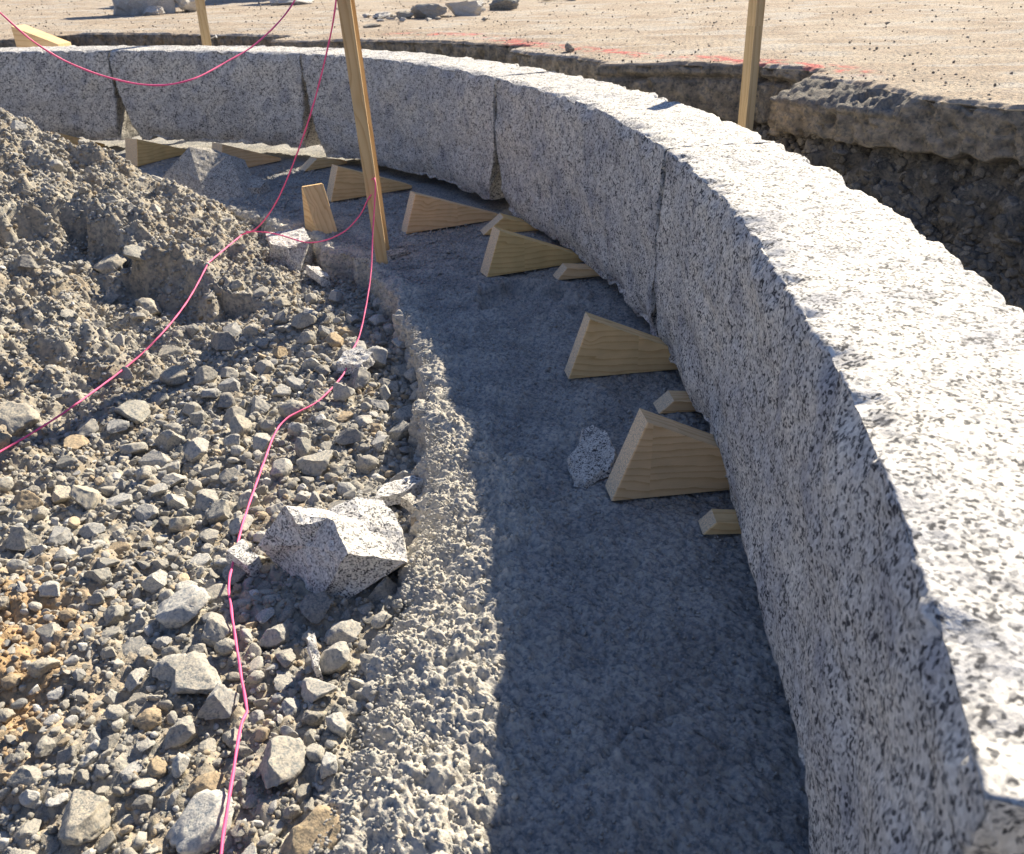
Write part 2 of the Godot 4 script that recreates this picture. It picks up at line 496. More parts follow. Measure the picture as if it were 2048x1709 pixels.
# ---------------------------------------------------------------- road, slab edge and trench
func build_road() -> void:
	var road := base("pavement", Vector3.ZERO)
	tag(road, "dusty beige old pavement with broken edge beyond the trench", "pavement", "", "structure")
	var gs := PackedFloat32Array()
	var g := -70.0
	while g < 165.0:
		gs.append(g)
		g += 0.14 if g > 6.0 and g < 112.0 else 2.0
	var rows := PackedFloat32Array([0.0])
	var r := 0.006
	while rows[rows.size() - 1] < 90.0:
		rows.append(rows[rows.size() - 1] + r)
		r = minf(r * 1.04, 0.05) if rows[rows.size() - 1] < 6.5 else r * 1.3
	var nu := gs.size()
	var nv := rows.size()
	var v := PackedVector3Array()
	v.resize(nu * nv)
	var col := PackedColorArray()
	col.resize(nu * nv)
	var paint := [Vector2(-0.6, 5.5), Vector2(-0.21, 5.30), Vector2(0.14, 4.66), Vector2(0.34, 4.37), Vector2(0.55, 4.05), Vector2(0.92, 3.76), Vector2(1.16, 3.48), Vector2(1.24, 3.26)]
	for i in nu:
		var e := road_edge(gs[i])
		var t := deg_to_rad(gs[i])
		for j in nv:
			var p := ring(t, e + rows[j], ROAD)
			var near := 1.0 if rows[j] < 6.5 else 0.0
			if near > 0.0:
				p.y += 0.006 * n_a.get_noise_2d(p.x * 2.0, p.z * 2.0) + 0.0025 * n_c.get_noise_2d(p.x * 25.0, p.z * 25.0)
				p.y -= 0.012 * pow(sst(0.03, 0.0, rows[j]), 2.0)
			v[i * nv + j] = p
			var a := n_a.get_noise_2d(p.x * 0.9, p.z * 1.1)
			var b := n_b.get_noise_2d(p.x * 4.0, p.z * 4.0)
			var c := lin(0.56, 0.475, 0.385).lerp(lin(0.46, 0.37, 0.29), clampf(0.45 + 0.7 * a + 0.5 * b, 0.0, 1.0))
			c = c.lerp(lin(0.60, 0.58, 0.55), 0.5 * sst(0.15, 0.6, n_b.get_noise_2d(p.x * 1.3 + 30.0, p.z * 3.0)))
			if rows[j] < 1.6:
				var pd := seg_dist(Vector2(p.x, -p.z), paint)
				var k := sst(0.13, 0.0, pd) * sst(-0.05, 0.35, n_c.get_noise_2d(p.x * 11.0, p.z * 11.0) + 0.7 * n_b.get_noise_2d(p.x * 2.2, p.z * 2.2))
				c = c.lerp(lin(0.72, 0.11, 0.12), 0.75 * k)
			col[i * nv + j] = c
	put("road_surface", smooth_mesh(v, grid_index(nu, nv, true), col), M.road, road)
	# broken edge of the slab
	var prof := []
	for k in 34: prof.append(k / 33.0)
	var nw := prof.size()
	var v2 := PackedVector3Array()
	var c2 := PackedColorArray()
	var fs := PackedFloat32Array()
	for q in gs:
		if q > -30.0 and q < 112.0: fs.append(q)
	for q in fs:
		var t := deg_to_rad(q)
		var e := road_edge(q)
		var fc := slab_face(q)
		var broken := sst(0.012, 0.05, e - fc)
		var gap := sst(27.0, 28.0, q) * sst(38.0, 36.5, q)
		var bottom := table([[0, 0.30], [13, 0.285], [20, 0.265], [24.9, 0.25], [25.6, 0.215], [60, 0.21]], q) + 0.014 * n_b.get_noise_2d(q * 0.6, 11.0)
		for k in nw:
			var w: float = prof[k]
			var d := fc
			var y := ROAD
			if w < 0.28:
				var m := w / 0.28
				d = lerpf(e, fc, m)
				y = ROAD - 0.012 - lerpf(0.012, 0.05, broken) * m
			else:
				var m := (w - 0.28) / 0.72
				y = lerpf(ROAD - 0.024 - 0.038 * broken, bottom, minf(m / 0.85, 1.0))
				d = fc + 0.008 * m
				if m > 0.85:
					d += 0.13 * (m - 0.85) / 0.15
					y -= 0.01 * (m - 0.85) / 0.15
				if absf(y - 0.378) < 0.009: d += 0.03 * gap
			if k == 0: y = ROAD - 0.010
			var p := ring(t, d, y)
			var out := -Vector3(cos(t), 0.0, -sin(t))
			var rough := (0.009 * n_b.get_noise_3dv(p * 18.0) + 0.0035 * n_c.get_noise_3dv(p * 60.0) - 0.008 * sst(0.30, 0.60, n_a.get_noise_3dv(p * 26.0))) * (1.0 if w < 0.8 else 0.35)
			if w < 0.34 and k > 0: rough += broken * (0.016 * dome(n_cell.get_noise_3dv(p * 40.0)) + 0.008 * dome(n_cell2.get_noise_3dv(p * 90.0)))
			if k > 1: rough -= 0.028 * sst(0.30, 0.42, n_a.get_noise_3dv(p * 7.0)) * (0.6 + 0.8 * n_c.get_noise_3dv(p * 45.0))
			if k == 0: rough = 0.0
			v2.append(p + (out + Vector3.UP * (broken if w < 0.3 else 0.0)).normalized() * rough)
			var n1 := n_b.get_noise_3dv(p * 16.0)
			var c := lin(0.40, 0.355, 0.295).lerp(lin(0.22, 0.20, 0.175), clampf(0.35 + 1.1 * n1, 0.0, 1.0))
			if w < 0.3: c = c.lerp(lin(0.27, 0.255, 0.235), broken * 0.7)
			c2.append(c)
	put("slab_edge", smooth_mesh(v2, grid_index(fs.size(), nw), c2), M.road, road)
	# the trench's soil bank and floor
	var ns := 62
	var v3 := PackedVector3Array()
	var c3 := PackedColorArray()
	for q in fs:
		var t := deg_to_rad(q)
		var fc := slab_face(q)
		if q > 22.0 and q < 28.0: fc = lerpf(table([[22, 4.04], [28, 4.26]], q), fc, 0.3)
		for k in ns:
			var w := k / float(ns - 1)
			var d: float
			var y: float
			if w < 0.7:
				var m := w / 0.7
				y = lerpf(0.31, -0.14, m)
				d = fc + 0.075 - 0.16 * m - 0.10 * m * m
			else:
				var m := (w - 0.7) / 0.3
				y = -0.14 - 0.02 * m
				d = lerpf(fc - 0.185, 3.35, m)
			var p := ring(t, d, y)
			var out := -Vector3(cos(t), 0.0, -sin(t))
			var h := 0.05 * n_a.get_noise_3dv(p * 7.0) + 0.022 * dome(n_cell.get_noise_3dv(p * 24.0)) + 0.010 * dome(n_cell2.get_noise_3dv(p * 60.0))
			v3.append(p + (out + Vector3.UP * 0.6).normalized() * h)
			var n1 := n_b.get_noise_3dv(p * 9.0)
			var c := lin(0.23, 0.212, 0.185).lerp(lin(0.15, 0.142, 0.13), clampf(0.5 + n1, 0.0, 1.0))
			var yel := sst(0.03, 0.3, n_a.get_noise_3dv(p * 5.0 + Vector3(3, 0, 8))) * sst(0.06, 0.0, absf(y + 0.03) - 0.04)
			c = c.lerp(lin(0.42, 0.30, 0.15), yel * sst(10.0, 13.0, q) * sst(30.0, 22.0, q))
			c3.append(c)
	var tr := put("trench_soil", smooth_mesh(v3, grid_index(fs.size(), ns), c3), M.soil)
	tag(tr, "dark damp soil bank under the slab in the trench", "soil", "", "structure")

# ---------------------------------------------------------------- kerb stones
func kerb_stone(deg0: float, deg1: float, open0: Array, open1: Array, step: float, seed_: float, label: String, yb := 0.028) -> void:
	# open0/open1: [gap at the top, extra gap at the foot, power]; all in metres along the ring
	var W := 0.253
	var H := TOP - yb
	# cross-section of a block with softened corners, running up the inner face, over the top and down the back
	var pts := []
	var rc := 0.011
	var corners := [[Vector2(0, 0), 0.02], [Vector2(0, H), rc], [Vector2(W, H), rc], [Vector2(W, 0), 0.02]]
	var dirs := [Vector2(0, 1), Vector2(1, 0), Vector2(0, -1), Vector2(-1, 0)]
	for k in 4:
		var a: Vector2 = corners[k][0]
		var b: Vector2 = corners[(k + 1) % 4][0]
		var dr: Vector2 = dirs[k]
		var ra: float = corners[k][1]
		var rb: float = corners[(k + 1) % 4][1]
		var L := (b - a).length() - ra - rb
		var st := step if k != 3 else 0.03
		if k == 2: st = step * 1.6
		var n := maxi(2, int(L / st))
		var nout := Vector2(-dr.y, dr.x)
		for i in n + 1:
			pts.append([a + dr * (ra + L * i / n), nout, 0.0])
		var nd: Vector2 = dirs[(k + 1) % 4]
		var nout2 := Vector2(-nd.y, nd.x)
		var cc: Vector2 = b - dr * rb + nd * rb
		for i in range(1, 4):
			var an := (nout * cos(i * PI / 8.0) + nout2 * sin(i * PI / 8.0)).normalized()
			pts.append([cc + an * rb, an, 1.0])
	# nearness of each point to a top corner
	var np := pts.size()
	var mid_t := deg_to_rad((deg0 + deg1) / 2.0)
	var org := ring(mid_t, kerb_radius(mid_t) + W / 2.0, 0.0)
	var arc := deg_to_rad(deg1 - deg0) * 3.1
	var nu := int(arc / step) + 1
	var v := PackedVector3Array()
	var col := PackedColorArray()
	for i in nu + 1:
		var u := float(i) / nu
		for j in np:
			var c2: Vector2 = pts[j][0]
			var nr: Vector2 = pts[j][1]
			var hy := c2.y / H
			var g0: float = open0[0] + open0[1] * pow(clampf(1.0 - hy * open0[2], 0.0, 1.0), 1.4) + 0.006 * n_b.get_noise_2d(hy * 30.0, seed_)
			var g1: float = open1[0] + open1[1] * pow(clampf(1.0 - hy * open1[2], 0.0, 1.0), 1.4) + 0.006 * n_b.get_noise_2d(hy * 30.0, seed_ + 50.0)
			var t := lerpf(deg_to_rad(deg0) + maxf(g0, 0.0015) / 3.1, deg_to_rad(deg1) - maxf(g1, 0.0015) / 3.1, u)
			var d := kerb_radius(t) + c2.x
			var p := ring(t, d, yb + c2.y)
			var out := Vector3(cos(t) * nr.x, nr.y, -sin(t) * nr.x)
			var q := p + Vector3(seed_ * 3.0, 0, 0)
			var h := 0.0022 * n_b.get_noise_3dv(q * 20.0) + 0.0014 * n_c.get_noise_3dv(q * 70.0)
			if nr.x < -0.5:
				h += 0.009 * n_a.get_noise_3dv(q * 4.0) + 0.004 * n_b.get_noise_3dv(q * 9.0) + 0.016 * sin(hy * PI) * 0.35 - 0.012 * sst(0.16, 0.0, hy)
			if nr.x > 0.5:
				h += 0.012 * n_a.get_noise_3dv(q * 6.0)
			# chipped arrises along the top
			var dc := minf(Vector2(c2.x, c2.y - H).length(), Vector2(c2.x - W, c2.y - H).length())
			var edge := sst(0.042, 0.004, dc)
			var chip := sst(0.02, 0.42, n_b.get_noise_2d(t * 3.1 * 6.5 + seed_, 5.0 + (20.0 if c2.x > W / 2.0 else 0.0)) + 0.12 * n_c.get_noise_2d(t * 3.1 * 14.0, seed_ + 3.0))
			h -= edge * (0.009 * chip + 0.002 + 0.0014 * n_c.get_noise_3dv(q * 45.0))
			# broken lower arris
			var low := sst(0.09, 0.0, c2.y) * (1.0 if c2.x < W / 2.0 else 0.0)
			h -= low * 0.020 * maxf(0.0, n_b.get_noise_2d(t * 22.0 + seed_, 77.0) + 0.15)
			v.append(p + out * h - org)
			var tone := n_a.get_noise_3dv(q * 5.0)
			var tn2 := n_b.get_noise_3dv(q * 7.0)
			var c := Color(1.0, 0.985, 0.955).lerp(Color(0.80, 0.81, 0.835), clampf(0.35 + tone * 1.2, 0.0, 1.0))
			c = c.lerp(Color(0.45, 0.48, 0.58), 0.5 * sst(0.40, 0.60, tn2))
			col.append(c)
	var idx := PackedInt32Array()
	for i in nu:
		for j in np:
			var a := i * np + j
			var b := i * np + (j + 1) % np
			var cc := a + np
			var dd := b + np
			idx.append_array([a, cc, b, b, cc, dd])
	# rough end faces
	for side in 2:
		var first := 0 if side == 0 else nu * np
		var cen := Vector3.ZERO
		for j in np: cen += v[first + j]
		cen /= np
		var prev := first
		var nx := (v[nu * np] - v[0]).normalized() * (-1.0 if side == 0 else 1.0)
		for rr in range(1, 8):
			var start := v.size()
			for j in np:
				var p := v[first + j].lerp(cen, rr / 7.2)
				p += nx * (0.010 * n_b.get_noise_3dv((p + org) * 24.0) - 0.004)
				v.append(p)
				col.append(Color(0.86, 0.84, 0.80))
			for j in np:
				var a := prev + j
				var b := prev + (j + 1) % np
				var cc := start + j
				var dd := start + (j + 1) % np
				if side == 0: idx.append_array([a, b, cc, b, dd, cc])
				else: idx.append_array([a, cc, b, b, cc, dd])
			prev = start
		var ci := v.size()
		v.append(cen)
		col.append(Color(0.86, 0.84, 0.80))
		for j in np:
			var a := prev + j
			var b := prev + (j + 1) % np
			if side == 0: idx.append_array([a, b, ci])
			else: idx.append_array([a, ci, b])
	var o := put("kerb_stone", smooth_mesh(v, idx, col), M.granite)
	o.position = org
	tag(o, label, "kerb stone", "granite kerb stones of the ring")

# ---------------------------------------------------------------- stones
func icosphere(sub: int) -> Array:
	var t := (1.0 + sqrt(5.0)) / 2.0
	var v := []
	for p in [Vector3(-1, t, 0), Vector3(1, t, 0), Vector3(-1, -t, 0), Vector3(1, -t, 0), Vector3(0, -1, t), Vector3(0, 1, t), Vector3(0, -1, -t), Vector3(0, 1, -t), Vector3(t, 0, -1), Vector3(t, 0, 1), Vector3(-t, 0, -1), Vector3(-t, 0, 1)]:
		v.append(p.normalized())
	var f := [0, 11, 5, 0, 5, 1, 0, 1, 7, 0, 7, 10, 0, 10, 11, 1, 5, 9, 5, 11, 4, 11, 10, 2, 10, 7, 6, 7, 1, 8, 3, 9, 4, 3, 4, 2, 3, 2, 6, 3, 6, 8, 3, 8, 9, 4, 9, 5, 2, 4, 11, 6, 2, 10, 8, 6, 7, 9, 8, 1]
	for s in sub:
		var mid := {}
		var g := []
		for i in range(0, f.size(), 3):
			var e := []
			for k in 3:
				var a: int = mini(f[i + k], f[i + (k + 1) % 3])
				var b: int = maxi(f[i + k], f[i + (k + 1) % 3])
				var key := a * 100000 + b
				if not mid.has(key):
					mid[key] = v.size()
					v.append(((v[a] + v[b]) * 0.5).normalized())
				e.append(mid[key])
			g.append_array([f[i], e[0], e[2], f[i + 1], e[1], e[0], f[i + 2], e[2], e[1], e[0], e[1], e[2]])
		f = g
	return [v, f]

func rock_mesh(sub: int, seed_: int, cuts: int, flat: float, squash: Vector3, rough: float, faceted: bool) -> ArrayMesh:
	var r := RandomNumberGenerator.new()
	r.seed = seed_
	var s := icosphere(sub)
	var pl := []
	for k in cuts:
		var n := Vector3(r.randfn(), r.randfn(), r.randfn()).normalized()
		pl.append([n, r.randf_range(flat, 0.95)])
	var pos := PackedVector3Array()
	for p0 in s[0]:
		var p: Vector3 = p0
		for it in 2:
			for c in pl:
				var e: float = p.dot(c[0]) - c[1]
				if e > 0.0: p -= c[0] * e
		p *= 1.0 + rough * (n_b.get_noise_3dv(p * 2.2 + Vector3(seed_ * 7.3, 0, 0)) + 0.5 * n_c.get_noise_3dv(p * 6.0 + Vector3(0, seed_ * 5.1, 0)))
		pos.append(p * squash)
	var idx: Array = s[1]
	if faceted:
		var tr := PackedVector3Array()
		for i in idx: tr.append(pos[i])
		return flat_mesh(tr, Vector3.ZERO)
	var ii := PackedInt32Array()
	for i in range(0, idx.size(), 3): ii.append_array([idx[i], idx[i + 2], idx[i + 1]])
	return smooth_mesh(pos, ii)

func scatter(called: String, meshes: Array, spots: Array, label: String, category: String) -> void:
	# spots: [Transform3D, Color]; uncountable grains, one node, one MultiMesh for each of a few shapes
	var node := base(called, Vector3.ZERO)
	tag(node, label, category, "", "stuff")
	for k in meshes.size():
		var mine := []
		for i in range(k, spots.size(), meshes.size()): mine.append(spots[i])
		if mine.is_empty(): continue
		var mm := MultiMesh.new()
		mm.transform_format = MultiMesh.TRANSFORM_3D
		mm.use_colors = true
		mm.mesh = meshes[k]
		mm.instance_count = mine.size()
		for i in mine.size():
			mm.set_instance_transform(i, mine[i][0])
			mm.set_instance_color(i, mine[i][1])
		var o := MultiMeshInstance3D.new()
		o.multimesh = mm
		o.name = "grains"
		o.material_override = M.pebble
		o.set_meta("kind", "stuff")
		node.add_child(o, true)

func random_basis(size: float, upright := 0.5) -> Basis:
	var b := Basis(Vector3.UP, rng.randf() * TAU) * Basis(Vector3(rng.randfn(), 0.0, rng.randfn()).normalized() if upright < 9.0 else Vector3.RIGHT, rng.randfn() * upright)
	return b.scaled(Vector3.ONE * size)

func stone_colour() -> Color:
	var k := rng.randf_range(0.72, 1.25)
	var c := lin(0.46, 0.435, 0.39)
	var u := rng.randf()
	if u < 0.10: c = lin(0.50, 0.41, 0.30)
	elif u < 0.2: c = lin(0.58, 0.565, 0.54)
	elif u < 0.3: c = lin(0.38, 0.375, 0.365)
	return Color(minf(c.r * k, 0.9), minf(c.g * k, 0.9), minf(c.b * k, 0.9))

func coarse_weight(x: float, f: float) -> float:
	# where clean broken stone lies, against fine earth
	var s := -0.974 * (x + 0.62) + 0.229 * (f - 2.35)
	var w := sst(0.16, -0.12, s + 0.08 * n_a.get_noise_2d(x * 5.0, f * 5.0))
	w *= sst(2.75, 2.2, f)
	w *= 1.0 - 0.8 * sst(0.30, 0.12, Vector2((x + 0.78), (f - 0.84) * 0.6).length())
	return w

var taken := {}

func free_spot(x: float, f: float, r: float) -> bool:
	var ci := int(floor(x / 0.08))
	var cj := int(floor(f / 0.08))
	for a in range(ci - 2, ci + 3):
		for b in range(cj - 2, cj + 3):
			for q in taken.get(Vector2i(a, b), []):
				if Vector2(q.x - x, q.y - f).length() < 0.86 * (q.z + r): return false
	return true

func take(x: float, f: float, r: float) -> void:
	var key := Vector2i(int(floor(x / 0.08)), int(floor(f / 0.08)))
	if not taken.has(key): taken[key] = []
	taken[key].append(Vector3(x, f, r))

func in_pit(x: float, f: float) -> float:
	# metres inside the footing's lip
	var d := Vector2(x - CX, f - CF).length()
	return lip(rad_to_deg(atan2(f - CF, x - CX))) - d

func in_view(x: float, f: float) -> bool:
	return x > -0.66 * f - 0.28 and f > 0.5

func loose_stone(mesh: Mesh, mat: Material, x: float, f: float, size: float, turn: float, label: String, group := "", sink := 0.38, tilt := 0.2) -> MeshInstance3D:
	var o := put("loose_stone", mesh, mat)
	o.transform = Transform3D((Basis(Vector3.UP, turn) * Basis(Vector3(1, 0, 0.4).normalized(), tilt)).scaled(Vector3.ONE * size), V(x, terrain_at(x, f) + size * (0.62 - sink), f))
	tag(o, label, "stone", group)
	return o

func build_stones() -> void:
	var big := []
	for k in 10:
		big.append(rock_mesh(3, 100 + k, 9 + k % 4, 0.45, Vector3(1.0, [0.62, 0.75, 0.5, 0.85, 0.68][k % 5], [0.8, 0.7, 0.9, 0.62, 0.75][k % 5]), 0.10, false))
	var mid := []
	for k in 10:
		mid.append(rock_mesh(2, 200 + k, 8, 0.45, Vector3(1.0, [0.6, 0.75, 0.5, 0.85][k % 4], [0.8, 0.65, 0.9, 0.75][k % 4]), 0.10, k % 2 == 0))
	var tiny := []
	for k in 6:
		tiny.append(rock_mesh(1, 300 + k, 5, 0.5, Vector3(1.0, [0.7, 0.85, 0.55][k % 3], [0.8, 0.9, 0.7][k % 3]), 0.16, false))
	# the granite boulder and the other stones that stand out keep their places free
	take(-0.30, 1.12, 0.115)
	# stones that can be told apart: [x, f, size, shape, tone, turn, label, sink]
	var known := [
		[-0.346, 0.944, 0.030, 3, 1, 0.5, "squarish pale stone in the gravel in front of the granite boulder"],
		[-0.44, 0.86, 0.046, 2, 0, -0.5, "long wedge-shaped grey stone beside the pink string"],
		[-0.395, 0.815, 0.034, 4, 7, 1.3, "upright blue-grey stone touching the long wedge-shaped one"],
		[-0.476, 0.877, 0.027, 0, 1, 0.2, "pale flat-topped stone left of the long wedge-shaped one"],
		[-0.482, 0.79, 0.025, 1, 5, 0.1, "rusty brown stone among grey gravel"],
		[-0.425, 0.770, 0.030, 3, 0, 0.9, "blocky grey stone beside the rusty brown stone"],
		[-0.505, 1.00, 0.044, 5, 4, 0.3, "large pale faceted stone on the pit floor"],
		[-0.293, 0.706, 0.042, 6, 0, 1.2, "rounded grey cobble half buried in crumbly mortar"],
		[-0.375, 0.690, 0.022, 0, 5, 0.4, "smooth tan pebble beside the pink string"],
		[-0.238, 0.615, 0.042, 6, 5, 0.4, "brown weathered stone under the footing lip"],
		[-0.625, 1.709, 0.034, 8, 0, 0.9, "pointed grey stone standing in the gravel"],
		[-0.816, 1.783, 0.026, 7, 2, 0.4, "dark grey stone at the foot of the earth heap"],
		[-0.50, 1.72, 0.038, 1, 0, 0.0, "round grey stone against the bend of the string"],
		[-0.438, 1.561, 0.032, 3, 2, 2.0, "grey angular stone below the string's bend"],
		[-0.348, 1.592, 0.036, 9, 6, 0.3, "dark porous stone next to the footing's side"],
		[-0.40, 1.50, 0.042, 2, 0, 1.0, "broad grey stone pointing at the pale flat slab"],
		[-1.053, 1.604, 0.060, 5, 3, 2.4, "big tan slab-sided stone at the heap's edge"],
		[-0.537, 2.129, 0.036, 3, 0, 0.3, "block of grey stone below the string on the heap"],
		[-0.206, 1.051, 0.034, 4, 2, 1.1, "mottled egg-shaped stone beside the boulder and the lip"],
		[-0.255, 0.955, 0.028, 0, 1, 0.4, "smooth grey-beige stone leaning on its neighbours by the lip"],
		[-0.300, 1.00, 0.032, 7, 6, 0.9, "dark grey stone in the boulder's shadow"],
		[-0.25, 0.894, 0.036, 3, 1, 0.7, "pale grey stone beside a white splinter near the lip"],
		[-0.267, 0.83, 0.026, 2, 1, 0.1, "flat pale stone near the lumpy lip"],
		[-0.37, 0.641, 0.044, 5, 4, 0.8, "large pale stone under the string's near end"],
		[-0.505, 0.650, 0.036, 2, 3, 2.3, "long tan stone on the ochre soil"],
		[-0.44, 0.95, 0.032, 9, 0, 2.3, "chipped grey stone left of the string before the boulder"],
		[-1.20, 2.50, 0.055, 5, 3, 0.6, "big earthy clod below the heap's ledge"],
		[-1.08, 2.44, 0.050, 7, 2, 1.9, "shadowed clod at the end of the heap's ledge"],
		[-1.02, 2.30, 0.048, 0, 3, 2.2, "rounded earthy clod under the heap's ledge"],
		[-1.74, 3.28, 0.060, 3, 0, 2.7, "large squared clod on top of the heap"],
		[-1.86, 3.44, 0.036, 8, 4, 0.7, "pale clod on the crest of the heap"],
	]
	for k in known:
		take(k[0], k[1], k[2])
		loose_stone(big[k[3]], M.tone[k[4]], k[0], k[1], k[2], k[5], k[6], "", 0.36)
	var marks := [[-0.42, 1.25, "the boulder's back"], [-0.46, 1.08, "the boulder's left corner"], [-0.30, 0.97, "the boulder's shaded foot"], [-0.19, 1.45, "the white flat slab"], [-0.50, 1.66, "the bend of the string"], [-0.33, 1.60, "the dark porous stone"], [-0.41, 1.95, "the flake under the hanging string"], [-0.625, 1.72, "the pointed grey stone"], [-0.82, 1.78, "the foot of the earth heap"], [-0.70, 1.35, "the middle of the pit floor"], [-0.95, 1.50, "the tan slab-sided stone"], [-0.55, 2.15, "the grey block on the heap"], [-0.54, 1.02, "the large pale faceted stone"], [-0.48, 0.84, "the rusty brown stone"], [-0.33, 0.82, "the string before the boulder"], [-0.23, 0.85, "the lumpy mortar lip"], [-0.28, 0.66, "the half buried cobble"], [-0.40, 0.62, "the string's near end"], [-0.62, 0.70, "the ochre soil"], [-0.65, 0.95, "the ochre soil's upper edge"], [-0.80, 1.15, "the heap's lower slope"], [-1.05, 2.2, "the heap's ledge"], [-0.75, 2.35, "the string across the heap"]]
	var words := ["grey", "pale grey", "dark grey", "tan grey", "whitish", "rusty brown", "slate grey", "ash grey"]
	var shapes := ["wedge-like", "blocky", "flattish", "chunky", "irregular"]
	# the larger stones of the gravel, as individuals
	var made := 0
	var tries := 0
	while made < 250 and tries < 30000:
		tries += 1
		var f := rng.randf_range(0.52, 2.5)
		var x := rng.randf_range(-1.5, -0.1)
		if not in_view(x, f) or in_pit(x, f) < 0.0: continue
		var w := coarse_weight(x, f)
		if rng.randf() > w * 0.97 + 0.04: continue
		var r := rng.randf_range(0.014, 0.023) * (1.0 + 0.5 * pow(rng.randf(), 2.5)) * (0.85 + 0.6 * sst(0.8, 1.6, f))
		if not free_spot(x, f, r): continue
		take(x, f, r)
		var kind := rng.randi() % 10
		var tone: int = [0, 0, 1, 1, 2, 3, 4, 0, 7, 7, 1, 6, 5][rng.randi() % 13]
		var near: String = ""
		var bd := 99.0
		for lm in marks:
			var dd := Vector2(x - lm[0], f - lm[1]).length()
			if dd < bd:
				bd = dd
				near = lm[2]
		var sizes := "small" if r < 0.0175 else ("mid-sized" if r < 0.023 else "large")
		loose_stone(big[kind], M.tone[tone], x, f, r, rng.randf() * TAU, "%s %s %s stone lying loose near %s" % [sizes, words[tone], shapes[kind % 5], near], "loose stones of the pit", rng.randf_range(0.2, 0.5), rng.randfn() * 0.35)
		made += 1
	# clods on the heap
	var spots_on := [[-1.05, 1.75, "its lower left flank"], [-0.95, 2.55, "the granite chunk"], [-1.35, 2.45, "the ledge's hollow"], [-1.30, 2.95, "the slope above the ledge"], [-1.15, 3.10, "the leaning slab"], [-1.60, 3.30, "the crest"], [-1.95, 3.35, "the crest's high end"], [-1.55, 2.25, "the slope below the ledge"], [-1.20, 2.05, "the string's upper run"], [-1.75, 2.80, "the ledge's far end"]]
	made = 0
	tries = 0
	while made < 62 and tries < 9000:
		tries += 1
		var f := rng.randf_range(1.6, 3.55)
		var x := rng.randf_range(-2.2, -0.75)
		if not in_view(x, f) or in_pit(x, f) < 0.16 or coarse_weight(x, f) > 0.4: continue
		var r := rng.randf_range(0.015, 0.026) * (1.0 + 0.5 * pow(rng.randf(), 3.0))
		if not free_spot(x, f, r): continue
		take(x, f, r)
		var near: String = ""
		var bd := 99.0
		for lm in spots_on:
			var dd := Vector2(x - lm[0], f - lm[1]).length()
			if dd < bd:
				bd = dd
				near = lm[2]
		var kind := rng.randi() % 10
		var tone: int = [0, 3, 1, 0, 3, 7, 1][rng.randi() % 7]
		var o := loose_stone(big[kind], M.tone[tone], x, f, r, rng.randf() * TAU, "%s %s %s clod on the earth heap near %s" % ["small" if r < 0.019 else ("mid-sized" if r < 0.025 else "large"), words[tone], shapes[kind % 5], near], "clods on the earth heap", rng.randf_range(0.3, 0.55), rng.randfn() * 0.35)
		o.name = numbered("earth_clod")
		o.set_meta("category", "clod")
		made += 1
	# the rest: small stones, grit and crumbs
	var spots := []
	tries = 0
	while spots.size() < 7500 and tries < 90000:
		tries += 1
		var f := 0.5 + 3.1 * pow(rng.randf(), 1.25)
		var x := rng.randf_range(-2.3, 0.0)
		if not in_view(x, f) or in_pit(x, f) < -0.01: continue
		var w := coarse_weight(x, f)
		var r := rng.randf_range(0.006, 0.014) * (0.75 + 0.5 * w)
		if rng.randf() > 0.5 + 0.5 * w: continue
		if not free_spot(x, f, r * 0.8): continue
		take(x, f, r)
		spots.append([Transform3D(random_basis(r, 0.6), V(x, terrain_at(x, f) + r * rng.randf_range(0.0, 0.45), f)), stone_colour()])
	scatter("gravel", mid, spots, "small broken grey stones covering the pit floor and heap", "gravel")
	spots = []
	for i in 75000:
		var f := 0.48 + 3.1 * pow(rng.randf(), 1.5)
		var x := rng.randf_range(-2.3, 0.0)
		if not in_view(x, f) or in_pit(x, f) < -0.01: continue
		var r := 0.0016 + 0.0042 * pow(rng.randf(), 2.2)
		r *= 0.8 + 0.25 * f
		var c := stone_colour()
		if Vector2((x + 0.79), (f - 0.80) * 0.55).length() < 0.16: c = c.lerp(lin(0.56, 0.38, 0.21), 0.7)
		spots.append([Transform3D(random_basis(r, 0.8), V(x, terrain_at(x, f) + r * 0.35, f)), c])
	scatter("grit", tiny, spots, "fine grit and crumbs of earth strewn over the pit", "grit")
	# crumbs on the footing
	spots = []
	for i in 15000:
		var g := rng.randf_range(-24.0, 70.0)
		var t := deg_to_rad(g)
		var q := 0.62 * pow(rng.randf(), 1.6)
		var d := lip(g) + q
		var r := rng.randf_range(0.0010, 0.0032) * (1.9 if rng.randf() < 0.06 else 1.0) * (1.5 if g > 20.0 else 1.0)
		var k := rng.randf_range(0.75, 1.15)
		if Vector2((CX + cos(t) * d - 0.045) / 0.165, (CF + sin(t) * d - 2.22) / 0.155).length() < 1.0: continue
		spots.append([Transform3D(random_basis(r, 0.8), ring(t, d, 0.0022 + 0.006 * n_a.get_noise_2d(CX + cos(t) * d, 0.0))), lin(0.50 * k, 0.485 * k, 0.46 * k)])
	for p in lip_spots:
		var r := 0.0012 + 0.0036 * pow(rng.randf(), 2.0)
		var k := rng.randf_range(0.85, 1.1)
		spots.append([Transform3D(random_basis(r, 0.8), p + Vector3.UP * r * 0.2), lin(0.68 * k, 0.64 * k, 0.565 * k)])  # lip crumbs share the lip's painted sunlit paleness
	scatter("mortar_crumbs", tiny, spots, "grey mortar crumbs strewn over the concrete footing", "crumbs")
	# stones in the trench bank
	spots = []
